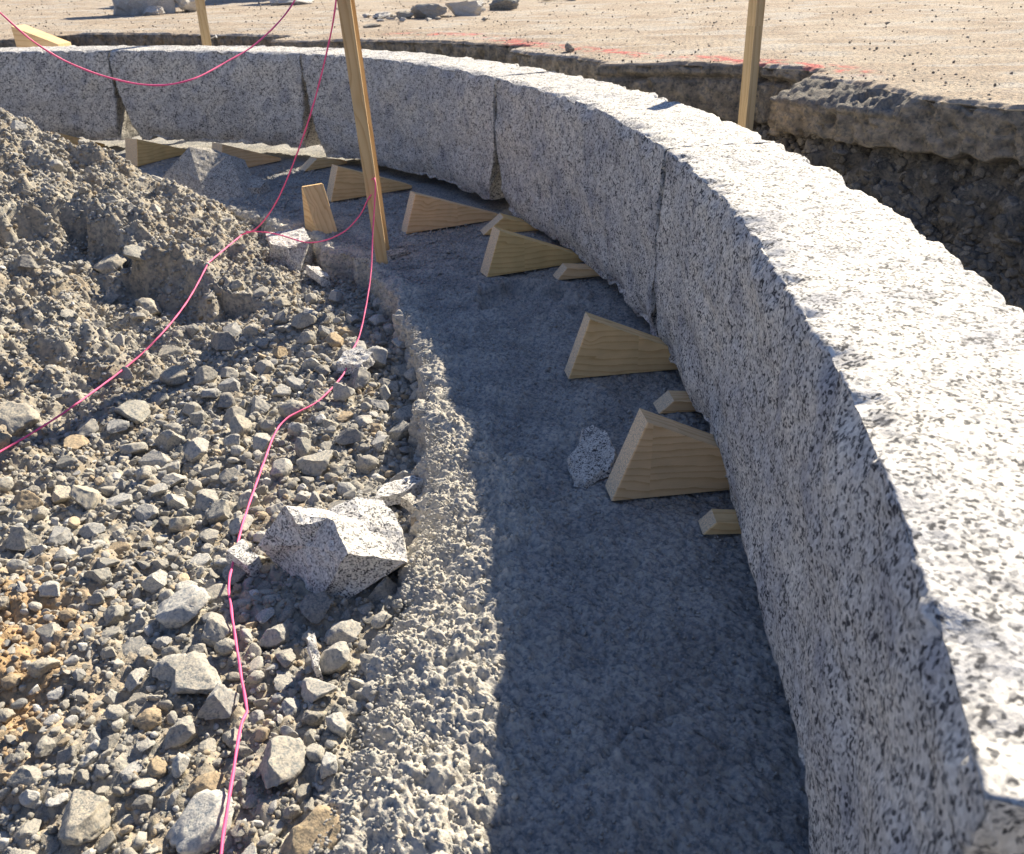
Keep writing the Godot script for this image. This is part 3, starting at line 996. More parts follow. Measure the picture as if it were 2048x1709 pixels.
	for i in 20000:
		var g := rng.randf_range(6.0, 60.0)
		var t := deg_to_rad(g)
		var fc := slab_face(g)
		var m := rng.randf()
		var y := lerpf(0.26, -0.14, m)
		var d := fc + 0.075 - 0.16 * m - 0.10 * m * m - 0.012
		var p := ring(t, d, y)
		var out := -Vector3(cos(t), 0.0, -sin(t))
		p += (out + Vector3.UP * 0.6).normalized() * 0.05 * n_a.get_noise_3dv(p * 7.0)
		var r := 0.004 + 0.021 * pow(rng.randf(), 2.6)
		var k := rng.randf_range(0.5, 1.2)
		spots.append([Transform3D(random_basis(r, 1.0), p), lin(0.25 * k, 0.232 * k, 0.205 * k)])
	scatter("trench_stones", mid, spots, "dark stones and clods stuck in the trench bank", "stones")
	# grit lying on the road
	spots = []
	for i in 9000:
		var g := rng.randf_range(6.0, 112.0)
		var t := deg_to_rad(g)
		var d := road_edge(g) + 0.03 + 7.0 * pow(rng.randf(), 1.5)
		var r := 0.0018 + 0.007 * pow(rng.randf(), 5.0)
		r *= 0.8 + 0.12 * (d - 4.0)
		var k := rng.randf_range(0.5, 1.1)
		spots.append([Transform3D(random_basis(r, 0.6), ring(t, d, ROAD + r * 0.25)), lin(0.50 * k, 0.44 * k, 0.37 * k)])
	scatter("road_grit", tiny, spots, "scattered dark grit lying on the dusty pavement", "grit")

func subdivided(tris: Array, times: int, rough: float, freq: float) -> PackedVector3Array:
	var cur := PackedVector3Array(tris)
	for s in times:
		var nx := PackedVector3Array()
		for i in range(0, cur.size(), 3):
			var a := cur[i]
			var b := cur[i + 1]
			var c := cur[i + 2]
			var ab := (a + b) / 2.0
			var bc := (b + c) / 2.0
			var ca := (c + a) / 2.0
			nx.append_array([a, ab, ca, ab, b, bc, ca, bc, c, ab, bc, ca])
		cur = nx
	for i in cur.size():
		var p := cur[i]
		cur[i] = p + Vector3(n_b.get_noise_3dv(p * freq), n_b.get_noise_3dv(p * freq + Vector3(31, 0, 0)), n_b.get_noise_3dv(p * freq + Vector3(0, 57, 0))) * rough
	return cur

func hull_stone(called: String, pts: Array, faces: Array, mat: Material, rough: float, label: String, category: String, times := 4) -> MeshInstance3D:
	# pts: [x, y, f]; each face a loop of point numbers, filled round its middle
	var P := []
	var lo := Vector3.ZERO
	var miny := 9.0
	for p in pts:
		P.append(V(p[0], p[1], p[2]))
		lo += P[P.size() - 1]
		miny = minf(miny, p[1])
	lo /= P.size()
	var org := Vector3(lo.x, miny, lo.z)
	var tr := []
	for fc in faces:
		var m := Vector3.ZERO
		for k in fc: m += P[k]
		m /= fc.size()
		for k in fc.size(): tr.append_array([P[fc[k]] - org, P[fc[(k + 1) % fc.size()]] - org, m - org])
	var o := put(called, flat_mesh(subdivided(tr, times, rough, 34.0), lo - org), mat)
	o.position = org
	tag(o, label, category)
	return o

func slab_stone(called: String, outline: Array, y0: float, y1: float, tilt: Vector2, mat: Material, label: String, category := "stone", bend := 0.0) -> void:
	# a thin split flake: outline [x, f] with thickness and a slope (rise per metre along x and f)
	var n := outline.size()
	var c := Vector2.ZERO
	for p in outline: c += Vector2(p[0], p[1])
	c /= n
	var pts := []
	for lay in 2:
		for p in outline:
			var q := Vector2(p[0], p[1])
			if lay == 1: q = q.lerp(c, 0.10)
			var e := q - c
			pts.append([q.x, (y0 if lay == 0 else y1) + e.x * tilt.x + e.y * tilt.y - bend * e.length(), q.y])
	var top := []
	var bot := []
	var faces := []
	for k in n:
		top.append(n + k)
		bot.append(k)
		faces.append([k, (k + 1) % n, n + (k + 1) % n, n + k])
	faces.append(top)
	faces.append(bot)
	hull_stone(called, pts, faces, mat, 0.003, label, category, 3)

func build_granite_pieces() -> void:
	# boulder: points found on its ridges and corners
	var pts := [
		[-0.417, 0.0, 1.125], [-0.361, 0.075, 1.127], [-0.337, 0.06, 1.096], [-0.313, 0.062, 1.093], [-0.289, 0.072, 1.094], [-0.277, 0.072, 1.085],
		[-0.251, 0.05, 1.032], [-0.168, 0.01, 1.059], [-0.182, 0.035, 1.125], [-0.216, 0.045, 1.179], [-0.258, 0.055, 1.176], [-0.303, 0.045, 1.154],
		[-0.313, -0.055, 1.035], [-0.269, -0.045, 1.032], [-0.395, -0.045, 1.131], [-0.341, -0.055, 1.07],
		[-0.385, -0.08, 1.20], [-0.27, -0.08, 1.22], [-0.18, -0.07, 1.16]]
	hull_stone("granite_boulder", pts, [[0, 1, 2, 3, 4, 5, 6, 12, 15, 14], [5, 6, 7, 8, 9, 10, 11, 4], [1, 2, 3, 4, 11], [6, 7, 13, 12], [0, 1, 16], [1, 11, 16], [11, 10, 17, 16], [10, 9, 17], [9, 8, 18, 17], [8, 7, 18], [7, 13, 18], [0, 16, 14], [14, 15, 12, 13, 18, 17, 16]], M.granite_rock, 0.0022, "white and grey speckled granite boulder with a notched top on the gravel", "boulder", 4)
	# pieces along the lip and the heap
	hull_stone("granite_chunk", [[-0.80, 0.035, 2.80], [-0.68, 0.040, 2.84], [-0.64, 0.03, 2.74], [-0.76, 0.03, 2.70], [-0.79, -0.07, 2.75], [-0.68, -0.08, 2.66], [-0.64, -0.05, 2.82], [-0.78, -0.07, 2.86], [-0.70, 0.02, 2.68]], [[0, 1, 2, 8, 3], [3, 8, 5, 4], [8, 2, 5], [2, 1, 6, 5], [1, 0, 7, 6], [0, 3, 4, 7], [4, 5, 6, 7]], M.granite_rock, 0.004, "speckled granite chunk touched by the pink string at the heap's foot", "stone", 3)
	hull_stone("leaning_slab", [[-1.42, 0.02, 3.40], [-1.27, 0.175, 3.58], [-1.12, 0.13, 3.60], [-1.00, -0.03, 3.36], [-1.05, -0.06, 3.28], [-1.30, -0.03, 3.30], [-1.22, 0.16, 3.64], [-1.08, 0.10, 3.66], [-0.95, -0.05, 3.44], [-1.38, -0.03, 3.48]], [[0, 1, 2, 3, 4, 5], [1, 6, 7, 2], [2, 7, 8, 3], [0, 9, 6, 1], [9, 8, 7, 6], [3, 8, 4], [0, 5, 9], [5, 4, 8, 9]], M.granite_dusty, 0.0025, "big dusty granite slab leaning on the far end of the heap", "stone", 4)
	slab_stone("granite_flake", [[-1.17, 3.56], [-1.06, 3.46], [-0.98, 3.47], [-0.96, 3.54], [-1.04, 3.60], [-1.13, 3.64]], 0.012, 0.045, Vector2(-0.05, 0.2), M.granite_dusty, "dark edged granite flake on the footing behind the leaning slab")
	slab_stone("granite_flake", [[-0.475, 2.575], [-0.40, 2.62], [-0.34, 2.66], [-0.30, 2.63], [-0.36, 2.59], [-0.42, 2.555]], 0.006, 0.016, Vector2(0.0, 0.05), M.granite_dusty, "thin flat flake at the foot of the leaning stake")
	slab_stone("granite_flake", [[-0.262, 1.31], [-0.20, 1.33], [-0.165, 1.375], [-0.19, 1.40], [-0.25, 1.375]], -0.065, -0.042, Vector2(0.1, -0.1), M.granite_rock, "white flat slab wedged between gravel and the lumpy lip")
	slab_stone("granite_flake", [[-0.205, 1.285], [-0.155, 1.24], [-0.145, 1.255], [-0.19, 1.305]], -0.045, -0.025, Vector2(-0.25, 0.0), M.granite_dusty, "pale granite splinter behind the boulder by the lip")
	slab_stone("granite_flake", [[-0.43, 1.92], [-0.36, 1.90], [-0.335, 1.95], [-0.38, 1.99], [-0.42, 1.97]], -0.06, -0.035, Vector2(0.1, 0.2), M.granite_rock, "sunlit speckled flake under the hanging string")
	slab_stone("granite_flake", [[-0.475, 1.13], [-0.43, 1.10], [-0.415, 1.125], [-0.455, 1.165]], -0.045, -0.018, Vector2(-0.2, 0.1), M.granite_rock, "white granite splinter at the boulder's left foot under the string")
	slab_stone("granite_flake", [[-0.292, 0.895], [-0.276, 0.86], [-0.268, 0.862], [-0.282, 0.905]], -0.035, 0.0, Vector2(-0.6, 0.4), M.granite_rock, "narrow white splinter standing in the gravel near the lip")
	slab_stone("granite_flake", [[-0.64, 2.62], [-0.58, 2.55], [-0.555, 2.57], [-0.60, 2.63]], -0.06, -0.03, Vector2(-0.2, 0.1), M.granite_rock, "grey speckled splinter in the shade below the granite chunk")
	# curled flake on the footing
	slab_stone("granite_chip", [[0.098, 1.345], [0.108, 1.285], [0.128, 1.270], [0.150, 1.287], [0.176, 1.296], [0.192, 1.34], [0.178, 1.405], [0.155, 1.43], [0.132, 1.425], [0.125, 1.38]], 0.022, 0.032, Vector2(0.15, 0.22), M.granite_chip, "thin curled granite chip lying on the footing beside the nearest wedge", "chip", 0.12)

func build_far_rocks() -> void:
	var r := []
	for k in 8: r.append(rock_mesh(3, 400 + k, 11, 0.3, Vector3(1, 0.95, 0.85), 0.16, true))
	var list := [
		[0, -3.12, 8.45, 0.36, Vector3(0.9, 1.5, 0.9), 0.2, "granite_rock", "tall smooth-sided granite block on the pavement beyond the trench"],
		[1, -2.78, 8.50, 0.30, Vector3(1.2, 0.85, 0.9), 1.2, "granite_rock", "jagged white granite rock beside the tall block"],
		[2, -2.93, 8.12, 0.10, Vector3(1.2, 0.5, 0.8), 0.4, "granite_rock", "small pale rock in front of the tall granite block"],
		[3, -2.30, 9.75, 0.34, Vector3(1.6, 0.6, 0.9), 0.1, "granite_rock", "flat shaded granite block behind the jagged white rock"],
		[4, -2.02, 9.35, 0.20, Vector3(1.4, 0.35, 0.7), 0.9, "granite_rock", "low white slab on the pavement right of the rock group"],
		[5, -0.52, 6.78, 0.13, Vector3(1.3, 0.5, 0.7), -0.5, "granite_dusty", "grey tilted rock in the middle of the chip scatter"],
		[6, -0.30, 6.95, 0.17, Vector3(1.2, 0.6, 0.7), 0.6, "granite_rock", "white triangular rock in the chip scatter on the pavement"],
		[7, 0.04, 7.52, 0.11, Vector3(1.2, 0.55, 0.8), 0.3, "tone2", "brownish grey rock lying apart on the pavement"],
		[0, -0.83, 6.06, 0.06, Vector3(1.4, 0.35, 0.7), 0.8, "tone6", "dark flake nearest the trench on the pavement"],
		[1, -0.70, 6.72, 0.07, Vector3(1.3, 0.5, 0.8), 0.2, "granite_dusty", "small grey chip left of the tilted rock"],
		[2, -0.85, 6.95, 0.08, Vector3(1.6, 0.35, 0.8), 1.0, "granite_rock", "thin pale chip at the end of the chip scatter"],
		[3, 0.42, 8.7, 0.12, Vector3(1.4, 0.5, 0.8), 0.5, "tone2", "farthest brown stone on the pavement"],
		[5, 0.66, 8.75, 0.08, Vector3(1.4, 0.5, 0.8), 1.5, "granite_rock", "pale stone beside the farthest brown stone"],
		[4, 0.31, 4.25, 0.03, Vector3(1.1, 0.9, 0.9), 1.5, "tone6", "dark lump beside the pink spray marks at the broken edge"],
		[6, -2.4, 11.8, 1.0, Vector3(0.8, 1.7, 0.8), 0.5, "granite_dusty", "big rough granite block added out of view to throw a shadow on the pavement"],  # unseen block, added and sized for the shadow it throws
	]
	for q in list:
		var m: Material
		if q[6] == "tone2": m = M.tone[2]
		elif q[6] == "tone6": m = M.tone[6]
		else: m = M[q[6]]
		var o := put("rock", r[q[0]], m)
		var sc: Vector3 = q[4] * q[3]
		o.transform = Transform3D(Basis(Vector3.UP, q[5]).scaled_local(sc), V(q[1], ROAD + sc.y * 0.52, q[2]))
		tag(o, q[7], "rock")
	# small chips round the far rocks
	for k in 14:
		var o := put("rock_chip", r[k % 8], M.granite_rock if k % 3 else M.granite_dusty)
		var x := rng.randf_range(-1.15, -0.1)
		var f := 6.75 + rng.randfn() * 0.22 + (x + 0.5) * -0.3
		var sz := rng.randf_range(0.02, 0.045)
		o.transform = Transform3D(Basis(Vector3.UP, rng.randf() * TAU).scaled_local(Vector3(1.4, 0.4, 0.9) * sz), V(x, ROAD + sz * 0.2, f))
		var by := "the white triangular rock" if x > -0.42 else ("the tilted grey rock" if x > -0.68 else ("the thin pale chip" if f > 6.8 else "the small grey chip"))
		tag(o, "%s %s granite chip near %s on the pavement" % ["tiny" if sz < 0.032 else "small", "white" if k % 3 else "dusty", by], "chip", "granite chips scattered on the pavement")

# ---------------------------------------------------------------- wood
func prism(profile: Array, width: float, ch: float, sides_uv := 3.3, seed_ := 0.0) -> ArrayMesh:
	# profile: Vector2 (along, up), clockwise seen from +side; the first edge (0 to 1) is the sawn end
	var n := profile.size()
	var cen := Vector2.ZERO
	for p in profile: cen += p
	cen /= n
	var st := [SurfaceTool.new(), SurfaceTool.new()]
	for s in st: s.begin(Mesh.PRIMITIVE_TRIANGLES)
	var mid := Vector3(cen.x, cen.y, 0.0)
	var add := func(k: int, q: Array, uvs: Array):
		for tri3 in ([[0, 1, 2], [0, 2, 3]] if q.size() == 4 else [[0, 1, 2]]):
			var a: Vector3 = q[tri3[0]]
			var b: Vector3 = q[tri3[1]]
			var c: Vector3 = q[tri3[2]]
			var nn := (c - a).cross(b - a).normalized()
			var order: Array = tri3
			if nn.dot((a + b + c) / 3.0 - mid) < 0.0:
				order = [tri3[0], tri3[2], tri3[1]]
				nn = -nn
			for i in order:
				st[k].set_normal(nn)
				st[k].set_uv(uvs[i])
				st[k].add_vertex(q[i])
	var inset := []
	for i in n:
		var p: Vector2 = profile[i]
		inset.append(p + (cen - p).normalized() * ch * 1.4)
	for s in [-1.0, 1.0]:
		var z: float = s * width / 2.0
		for i in n:
			var j := (i + 1) % n
			var a: Vector2 = inset[i]
			var b: Vector2 = inset[j]
			add.call(0, [Vector3(a.x, a.y, z), Vector3(b.x, b.y, z), Vector3(cen.x, cen.y, z)], [a * sides_uv + Vector2(seed_, s), b * sides_uv + Vector2(seed_, s), cen * sides_uv + Vector2(seed_, s)])
			var pa: Vector2 = profile[i]
			var pb: Vector2 = profile[j]
			var zz: float = s * (width / 2.0 - ch)
			add.call(0, [Vector3(a.x, a.y, z), Vector3(b.x, b.y, z), Vector3(pb.x, pb.y, zz), Vector3(pa.x, pa.y, zz)], [a * sides_uv + Vector2(seed_, s), b * sides_uv + Vector2(seed_, s), pb * sides_uv + Vector2(seed_, s), pa * sides_uv + Vector2(seed_, s)])
	for i in n:
		var j := (i + 1) % n
		var pa: Vector2 = profile[i]
		var pb: Vector2 = profile[j]
		var zz := width / 2.0 - ch
		var L := (pb - pa).length()
		add.call(1 if i == 0 else 0, [Vector3(pa.x, pa.y, -zz), Vector3(pb.x, pb.y, -zz), Vector3(pb.x, pb.y, zz), Vector3(pa.x, pa.y, zz)], [Vector2(seed_, 0.1), Vector2(seed_ + L * sides_uv, 0.1), Vector2(seed_ + L * sides_uv, 0.1 + 2.0 * zz * sides_uv), Vector2(seed_, 0.1 + 2.0 * zz * sides_uv)])
	var m := ArrayMesh.new()
	st[0].commit(m)
	st[1].commit(m)
	return m

func wedge(x: float, f: float, az: float, length: float, height: float, lean: float, width: float, tone: int, label: String, y := 0.0, called := "wooden_wedge", group := "wooden wedges under the kerb stones") -> MeshInstance3D:
	var m := prism([Vector2(0, 0.001), Vector2(lean, height), Vector2(length, 0.012), Vector2(length, 0.001)], width, 0.0016, 3.3, rng.randf() * 3.0)
	m.surface_set_material(0, M.wood[tone])
	m.surface_set_material(1, M.wood_end)
	var o := put(called, m, null)
	o.transform = Transform3D(Basis(Vector3.UP, deg_to_rad(az)), V(x, y, f))
	tag(o, label, "wedge", group)
	return o

func build_wedges() -> void:
	# foot of the thick end, direction of the point, length, height, lean, width
	wedge(0.164, 1.243, 7, 0.34, 0.150, 0.055, 0.052, 0, "pine wedge with a small knot under the kerb, beside the curled chip", 0.004)
	wedge(0.124, 1.722, 8, 0.33, 0.138, 0.046, 0.046, 1, "pine wedge with a brown heartwood stripe along its foot", 0.004)
	wedge(-0.072, 2.416, 22, 0.33, 0.132, 0.045, 0.058, 2, "pine wedge standing over the scooped hollow", 0.004)
	wedge(-0.352, 2.876, 26, 0.36, 0.130, 0.045, 0.050, 0, "long pine wedge under the joint with the broken corner", 0.004)
	wedge(-0.69, 3.338, 32, 0.35, 0.128, 0.045, 0.060, 1, "pine wedge behind the leaning stake", 0.004)
	wedge(-1.285, 3.884, 50, 0.33, 0.122, 0.035, 0.080, 0, "pine wedge behind the leaning granite slab", 0.004)
	wedge(-1.73, 4.08, 62, 0.33, 0.118, 0.03, 0.080, 2, "pine wedge partly hidden behind the heap's crest", 0.004)
	wedge(-2.20, 4.28, 70, 0.33, 0.125, 0.03, 0.075, 1, "dark shaded wedge under the farthest joint behind the heap", 0.004)
	# thin opposing wedges, driven the other way
	wedge(-0.085, 2.845, 12, 0.20, 0.055, 0.07, 0.060, 2, "low yellowish wedge crossing the broken-corner joint", 0.004, "thin_wedge", "thin counter wedges")
	wedge(0.135, 2.372, 12, 0.20, 0.034, 0.03, 0.050, 0, "thin wedge tip beside the wedge over the hollow", 0.004, "thin_wedge", "thin counter wedges")
	wedge(-0.905, 3.885, 40, 0.22, 0.045, 0.07, 0.06, 1, "low sunlit wedge at the joint left of the stake", 0.004, "thin_wedge", "thin counter wedges")
	wedge(-1.47, 4.09, 45, 0.24, 0.055, 0.09, 0.06, 2, "low sunlit wedge between two far pine wedges", 0.004, "thin_wedge", "thin counter wedges")
	wedge(0.296, 1.552, 5, 0.16, 0.028, 0.03, 0.05, 0, "pale wedge end peeping from under the kerb behind the chip", 0.004, "thin_wedge", "thin counter wedges")
	wedge(0.302, 1.135, 0, 0.16, 0.024, 0.02, 0.04, 1, "pale wedge end peeping out in front of the knotty wedge", 0.004, "thin_wedge", "thin counter wedges")
	# a spare wedge stood on its butt on the footing
	var m := prism([Vector2(0.0, 0.0), Vector2(-0.105, 0.0), Vector2(-0.085, 0.150), Vector2(-0.075, 0.150)], 0.075, 0.0016, 3.3, 0.4)
	m.surface_set_material(0, M.wood[1])
	m.surface_set_material(1, M.wood_end)
	var o := put("wooden_wedge", m, null)
	o.transform = Transform3D(Basis(Vector3.UP, deg_to_rad(-56.0)), V(-0.612, 0.004, 2.885))
	tag(o, "spare pine wedge standing upright on the footing beside the stake", "wedge", "wooden wedges under the kerb stones")
	# piece of timber jammed between the kerb's back and the trench
	m = prism([Vector2(0.0, 0.0), Vector2(0.0, 0.70), Vector2(0.24, 0.61), Vector2(0.24, 0.0)], 0.12, 0.002, 2.0, 0.8)
	m.surface_set_material(0, M.wood[0])
	m.surface_set_material(1, M.wood_end)
	o = put("timber_offcut", m, null)
	o.transform = Transform3D(Basis(Vector3.UP, deg_to_rad(-8.0)), V(-2.57, -0.15, 5.05))
	tag(o, "cut timber piece standing in the trench behind the far kerb", "timber")

func stake(called: String, foot: Vector3, head: Vector3, w: float, d: float, turn: float, label: String) -> Node3D:
	var node := base(called, foot)
	tag(node, label, "stake", "survey stakes")
	var L := (head - foot).length()
	var m := prism([Vector2(-w / 2, -0.02), Vector2(w / 2, -0.02), Vector2(w / 2, L), Vector2(-w / 2, L)], d, 0.0012, 1.0, 0.3)
	# turn the grain along the stake
	var arrs := ArrayMesh.new()
	for s in m.get_surface_count():
		var a := m.surface_get_arrays(s)
		var uv: PackedVector2Array = a[Mesh.ARRAY_TEX_UV]
		var vv: PackedVector3Array = a[Mesh.ARRAY_VERTEX]
		for i in uv.size(): uv[i] = Vector2(vv[i].y * 1.3, (vv[i].x + vv[i].z * 1.7) * 2.2 + 0.3)
		a[Mesh.ARRAY_TEX_UV] = uv
		arrs.add_surface_from_arrays(Mesh.PRIMITIVE_TRIANGLES, a)
	var o := put("post", arrs, M.stake_wood, node)
	var up := (head - foot).normalized()
	var x := Vector3(cos(turn), 0, -sin(turn))
	var z := x.cross(up).normalized()
	x = up.cross(z).normalized()
	o.basis = Basis(x, up, z)
	return node

func tube(pts: Array, r: float, sides := 7) -> ArrayMesh:
	var curve := []
	for i in pts.size() - 1:
		var p0: Vector3 = pts[maxi(i - 1, 0)]
		var p1: Vector3 = pts[i]
		var p2: Vector3 = pts[i + 1]
		var p3: Vector3 = pts[mini(i + 2, pts.size() - 1)]
		var n := maxi(3, int((p2 - p1).length() / 0.012))
		for k in n:
			curve.append(p1.cubic_interpolate(p2, p0, p3, k / float(n)))
	curve.append(pts[pts.size() - 1])
	var v := PackedVector3Array()
	for i in curve.size():
		var t: Vector3 = (curve[mini(i + 1, curve.size() - 1)] - curve[maxi(i - 1, 0)]).normalized()
		var a := t.cross(Vector3(0.31, 0.9, 0.2)).normalized()
		var b := t.cross(a)
		for k in sides + 1:
			var an := TAU * k / sides
			var rr := r * (1.0 + 0.12 * sin(an * 2.0 + i * 1.1))
			v.append(curve[i] + (a * cos(an) + b * sin(an)) * rr)
	return smooth_mesh(v, grid_index(curve.size(), sides + 1))

func draped(plan: Array, lift: float, taut: int, first_y: float) -> Array:
	# a cord laid over the ground along a plan, pulled straight over the hollows
	var pts := []
	for i in plan.size() - 1:
		var a := Vector2(plan[i][0], plan[i][1])
		var b := Vector2(plan[i + 1][0], plan[i + 1][1])
		var pa := Vector2(plan[maxi(i - 1, 0)][0], plan[maxi(i - 1, 0)][1])
		var pb := Vector2(plan[mini(i + 2, plan.size() - 1)][0], plan[mini(i + 2, plan.size() - 1)][1])
		var n := maxi(2, int((b - a).length() / 0.03))
		for k in n: pts.append(a.cubic_interpolate(b, pa, pb, k / float(n)))
	var y := PackedFloat32Array()
	for p in pts: y.append(terrain_at(p.x, p.y) + lift)
	if first_y > -1.0: y[0] = maxf(y[0], first_y)
	for it in taut:
		for i in range(1, y.size() - 1): y[i] = maxf(y[i], (y[i - 1] + y[i + 1]) / 2.0)
	var out := []
	for i in pts.size(): out.append(V(pts[i].x, y[i], pts[i].y))
	return out

func string_line(pts: Array, r: float, label: String) -> void:
	var o := put("mason_line", tube(pts, r), M.string)
	tag(o, label, "string", "pink mason lines")

func build_stakes_and_strings() -> void:
	stake("wooden_stake", V(-0.382, -0.01, 2.535), V(-0.412, 1.0, 2.44), 0.034, 0.018, 0.12, "slim wooden stake leaning by the footing's lip with strings tied to it")
	stake("wooden_stake", V(-0.385, -0.01, 2.66), V(-0.402, 1.0, 2.475), 0.022, 0.016, 0.3, "second slim stake standing close behind the leaning one")
	stake("wooden_stake", V(0.812, -0.16, 2.985), V(0.797, 0.95, 2.975), 0.036, 0.036, 0.55, "square wooden stake in the trench near the broken slab corner")
	var s := stake("wooden_stake", V(-1.555, -0.16, 4.91), V(-1.53, 1.0, 4.90), 0.040, 0.040, 0.5, "square wooden stake with a nail behind the far kerb")
	var cyl := CylinderMesh.new()
	cyl.top_radius = 0.0035
	cyl.bottom_radius = 0.003
	cyl.height = 0.05
	cyl.radial_segments = 10
	var nl := put("nail", cyl, M.steel, s)
	nl.transform = Transform3D(Basis(Vector3.BACK, deg_to_rad(-72.0)), Vector3(0.045, 0.635, 0.01))
	var hd := CylinderMesh.new()
	hd.top_radius = 0.009
	hd.bottom_radius = 0.009
	hd.height = 0.003
	var nh := put("nail_head", hd, M.steel, nl)
	nh.position = Vector3(0, 0.026, 0)
	# strings
	var a := [V(-1.12, 0.95, 1.84), V(-0.995, 0.748, 1.9), V(-0.941, 0.669, 1.95), V(-0.87, 0.618, 2.0), V(-0.786, 0.589, 2.05), V(-0.713, 0.592, 2.1), V(-0.656, 0.617, 2.2), V(-0.591, 0.656, 2.3), V(-0.515, 0.738, 2.4), V(-0.42, 0.90, 2.43)]
	string_line(a, 0.0019, "slack pink string sagging in front of the far kerb")
	var b := [V(-0.412, 0.86, 2.425), V(-0.416, 0.734, 2.42), V(-0.487, 0.544, 2.45), V(-0.575, 0.369, 2.5), V(-0.689, 0.193, 2.6), V(-0.792, 0.083, 2.7)]
	b.append_array(draped([[-0.862, 2.76], [-0.872, 2.49], [-0.876, 2.203], [-0.898, 1.961], [-0.936, 1.749], [-0.969, 1.57], [-1.006, 1.439], [-1.06, 1.30], [-1.2, 1.0]], 0.008, 40, 0.045))
	string_line(b, 0.0022, "pink string from the stake's top down across the earth heap")
	var c := [V(-0.384, 0.268, 2.50), V(-0.372, 0.262, 2.485), V(-0.385, 0.13, 2.42), V(-0.386, 0.037, 2.3), V(-0.394, -0.04, 2.1)]
	c.append_array(draped([[-0.408, 1.986], [-0.405, 1.885], [-0.44, 1.743], [-0.503, 1.639], [-0.497, 1.456], [-0.476, 1.229], [-0.452, 1.073], [-0.423, 0.985], [-0.371, 0.844], [-0.351, 0.792], [-0.351, 0.766], [-0.336, 0.665], [-0.33, 0.609], [-0.31, 0.50]], 0.018, 6, -9.0))
	string_line(c, 0.0020, "pink string hanging from the stake and winding over the gravel")
	var e := [V(-0.39, 0.225, 2.505), V(-0.402, 0.21, 2.5), V(-0.432, 0.162, 2.52), V(-0.487, 0.107, 2.55), V(-0.562, 0.065, 2.6), V(-0.636, 0.046, 2.65), V(-0.724, 0.053, 2.71), V(-0.793, 0.051, 2.76), V(-0.86, 0.045, 2.79)]
	string_line(e, 0.0019, "short pink string sagging from the stake to the granite chunk")

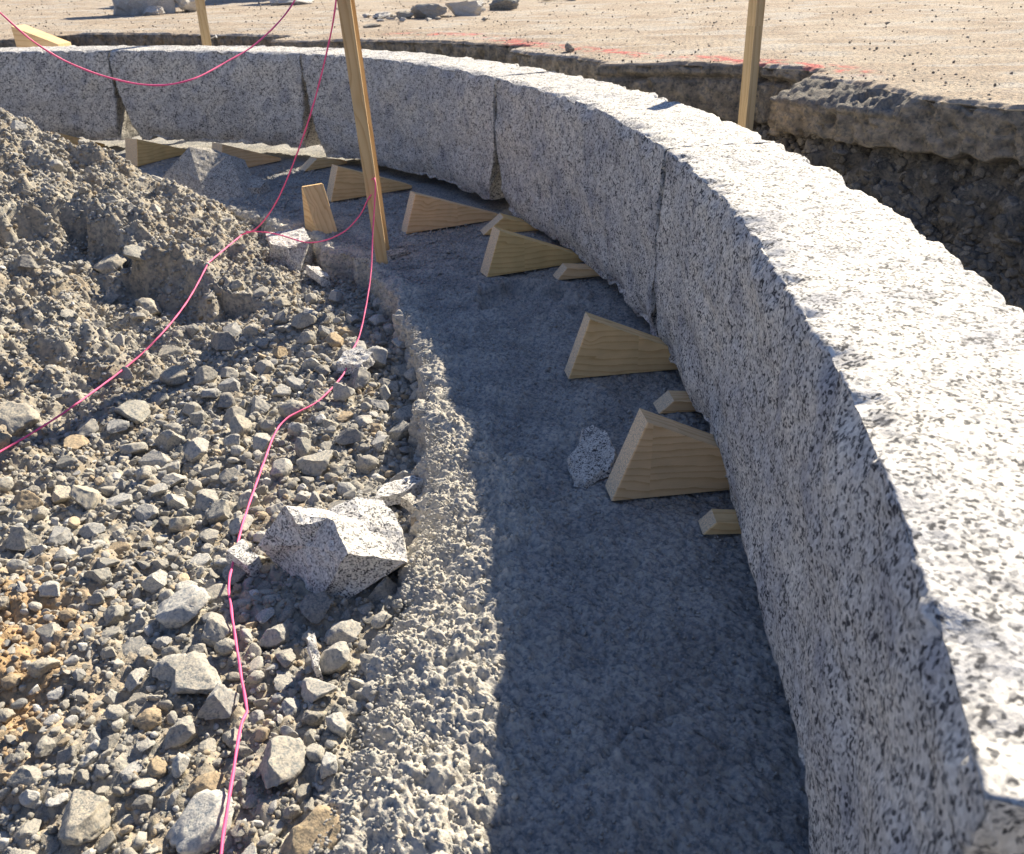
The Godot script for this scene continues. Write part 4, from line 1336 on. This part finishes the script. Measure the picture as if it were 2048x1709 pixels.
# ---------------------------------------------------------------- scene
func _ready() -> void:
	var cam := Camera3D.new()
	cam.name = "camera"
	cam.fov = 53.0
	cam.near = 0.02
	cam.far = 400.0
	cam.transform = Transform3D(Basis(Vector3.RIGHT, deg_to_rad(-29.0)) * Basis(Vector3.BACK, deg_to_rad(-1.5)), Vector3(0, 0.83, 0))
	var lens := CameraAttributesPhysical.new()
	lens.frustum_focal_length = 26.0
	lens.exposure_aperture = 11.0
	lens.frustum_focus_distance = 1.6
	cam.attributes = lens
	add_child(cam)
	cam.fov = 53.0
	cam.current = true
	var env := Environment.new()
	env.background_mode = Environment.BG_SKY
	env.tonemap_mode = Environment.TONE_MAPPER_LINEAR
	env.tonemap_exposure = 2.25
	env.background_energy_multiplier = 0.55
	env.sdfgi_enabled = true
	env.ssao_enabled = true
	env.ssil_enabled = true
	var sky := Sky.new()
	var sm := ProceduralSkyMaterial.new()
	sm.sky_top_color = Color(0.38, 0.47, 0.64)
	sm.sky_horizon_color = Color(0.66, 0.72, 0.79)
	sm.sky_curve = 0.12
	sm.ground_bottom_color = Color(0.40, 0.37, 0.33)
	sm.ground_horizon_color = Color(0.62, 0.66, 0.70)
	sm.sun_angle_max = 1.0
	sky.sky_material = sm
	env.sky = sky
	var we := WorldEnvironment.new()
	we.name = "world"
	we.environment = env
	add_child(we)
	var sun := DirectionalLight3D.new()
	sun.name = "sun"
	sun.light_energy = 1.6
	sun.light_color = Color(1.0, 0.95, 0.86)
	sun.light_angular_distance = 0.5
	sun.shadow_enabled = true
	sun.look_at_from_position(Vector3.ZERO, Vector3(-0.40, -0.47, 0.65), Vector3.UP)
	add_child(sun)

	rng.seed = 4711
	for q in [[n_a, 1, 1.0], [n_b, 2, 1.0], [n_c, 3, 1.0]]:
		q[0].seed = q[1]
		q[0].frequency = q[2]
		q[0].noise_type = FastNoiseLite.TYPE_SIMPLEX
		q[0].fractal_type = FastNoiseLite.FRACTAL_FBM
		q[0].fractal_octaves = 2
	for q in [[n_cell, 4], [n_cell2, 5], [n_cell3, 6]]:
		q[0].seed = q[1]
		q[0].frequency = 1.0
		q[0].noise_type = FastNoiseLite.TYPE_CELLULAR
		q[0].fractal_type = FastNoiseLite.FRACTAL_NONE
		q[0].cellular_return_type = FastNoiseLite.RETURN_DISTANCE
	var t0 := Time.get_ticks_msec()
	make_materials()
	print("materials ", Time.get_ticks_msec() - t0)
	build_ground()
	print("ground ", Time.get_ticks_msec() - t0)
	build_footing()
	print("footing ", Time.get_ticks_msec() - t0)
	build_road()
	print("road ", Time.get_ticks_msec() - t0)
	kerb_stone(-22.0, 6.9, [0.002, 0.0, 1.0], [0.002, 0.02, 2.2], 0.006, 1.0, "long granite kerb stone nearest the knotty wedge")
	kerb_stone(6.9, 30.6, [0.002, 0.012, 2.2], [0.004, 0.045, 1.2], 0.008, 2.0, "granite kerb stone above the scooped hollow and its wedge")
	kerb_stone(30.6, 54.5, [0.005, 0.085, 1.9], [0.004, 0.06, 1.15], 0.010, 3.0, "granite kerb stone with a broken corner behind the leaning stake", 0.036)
	kerb_stone(54.5, 73.9, [0.004, 0.055, 1.15], [0.003, 0.07, 1.35], 0.011, 4.0, "granite kerb stone behind the sagging string", 0.062)
	kerb_stone(73.9, 96.0, [0.003, 0.05, 1.3], [0.003, 0.03, 1.2], 0.012, 5.0, "granite kerb stone half hidden by the heap's crest", 0.055)
	kerb_stone(-50.0, -24.3, [0.003, 0.0, 1.0], [0.012, 0.01, 1.0], 0.016, 6.0, "granite kerb stone before the long near one")
	print("kerb ", Time.get_ticks_msec() - t0)
	build_stones()
	build_granite_pieces()
	build_far_rocks()
	print("stones ", Time.get_ticks_msec() - t0)
	build_wedges()
	build_stakes_and_strings()
	print("done ", Time.get_ticks_msec() - t0)
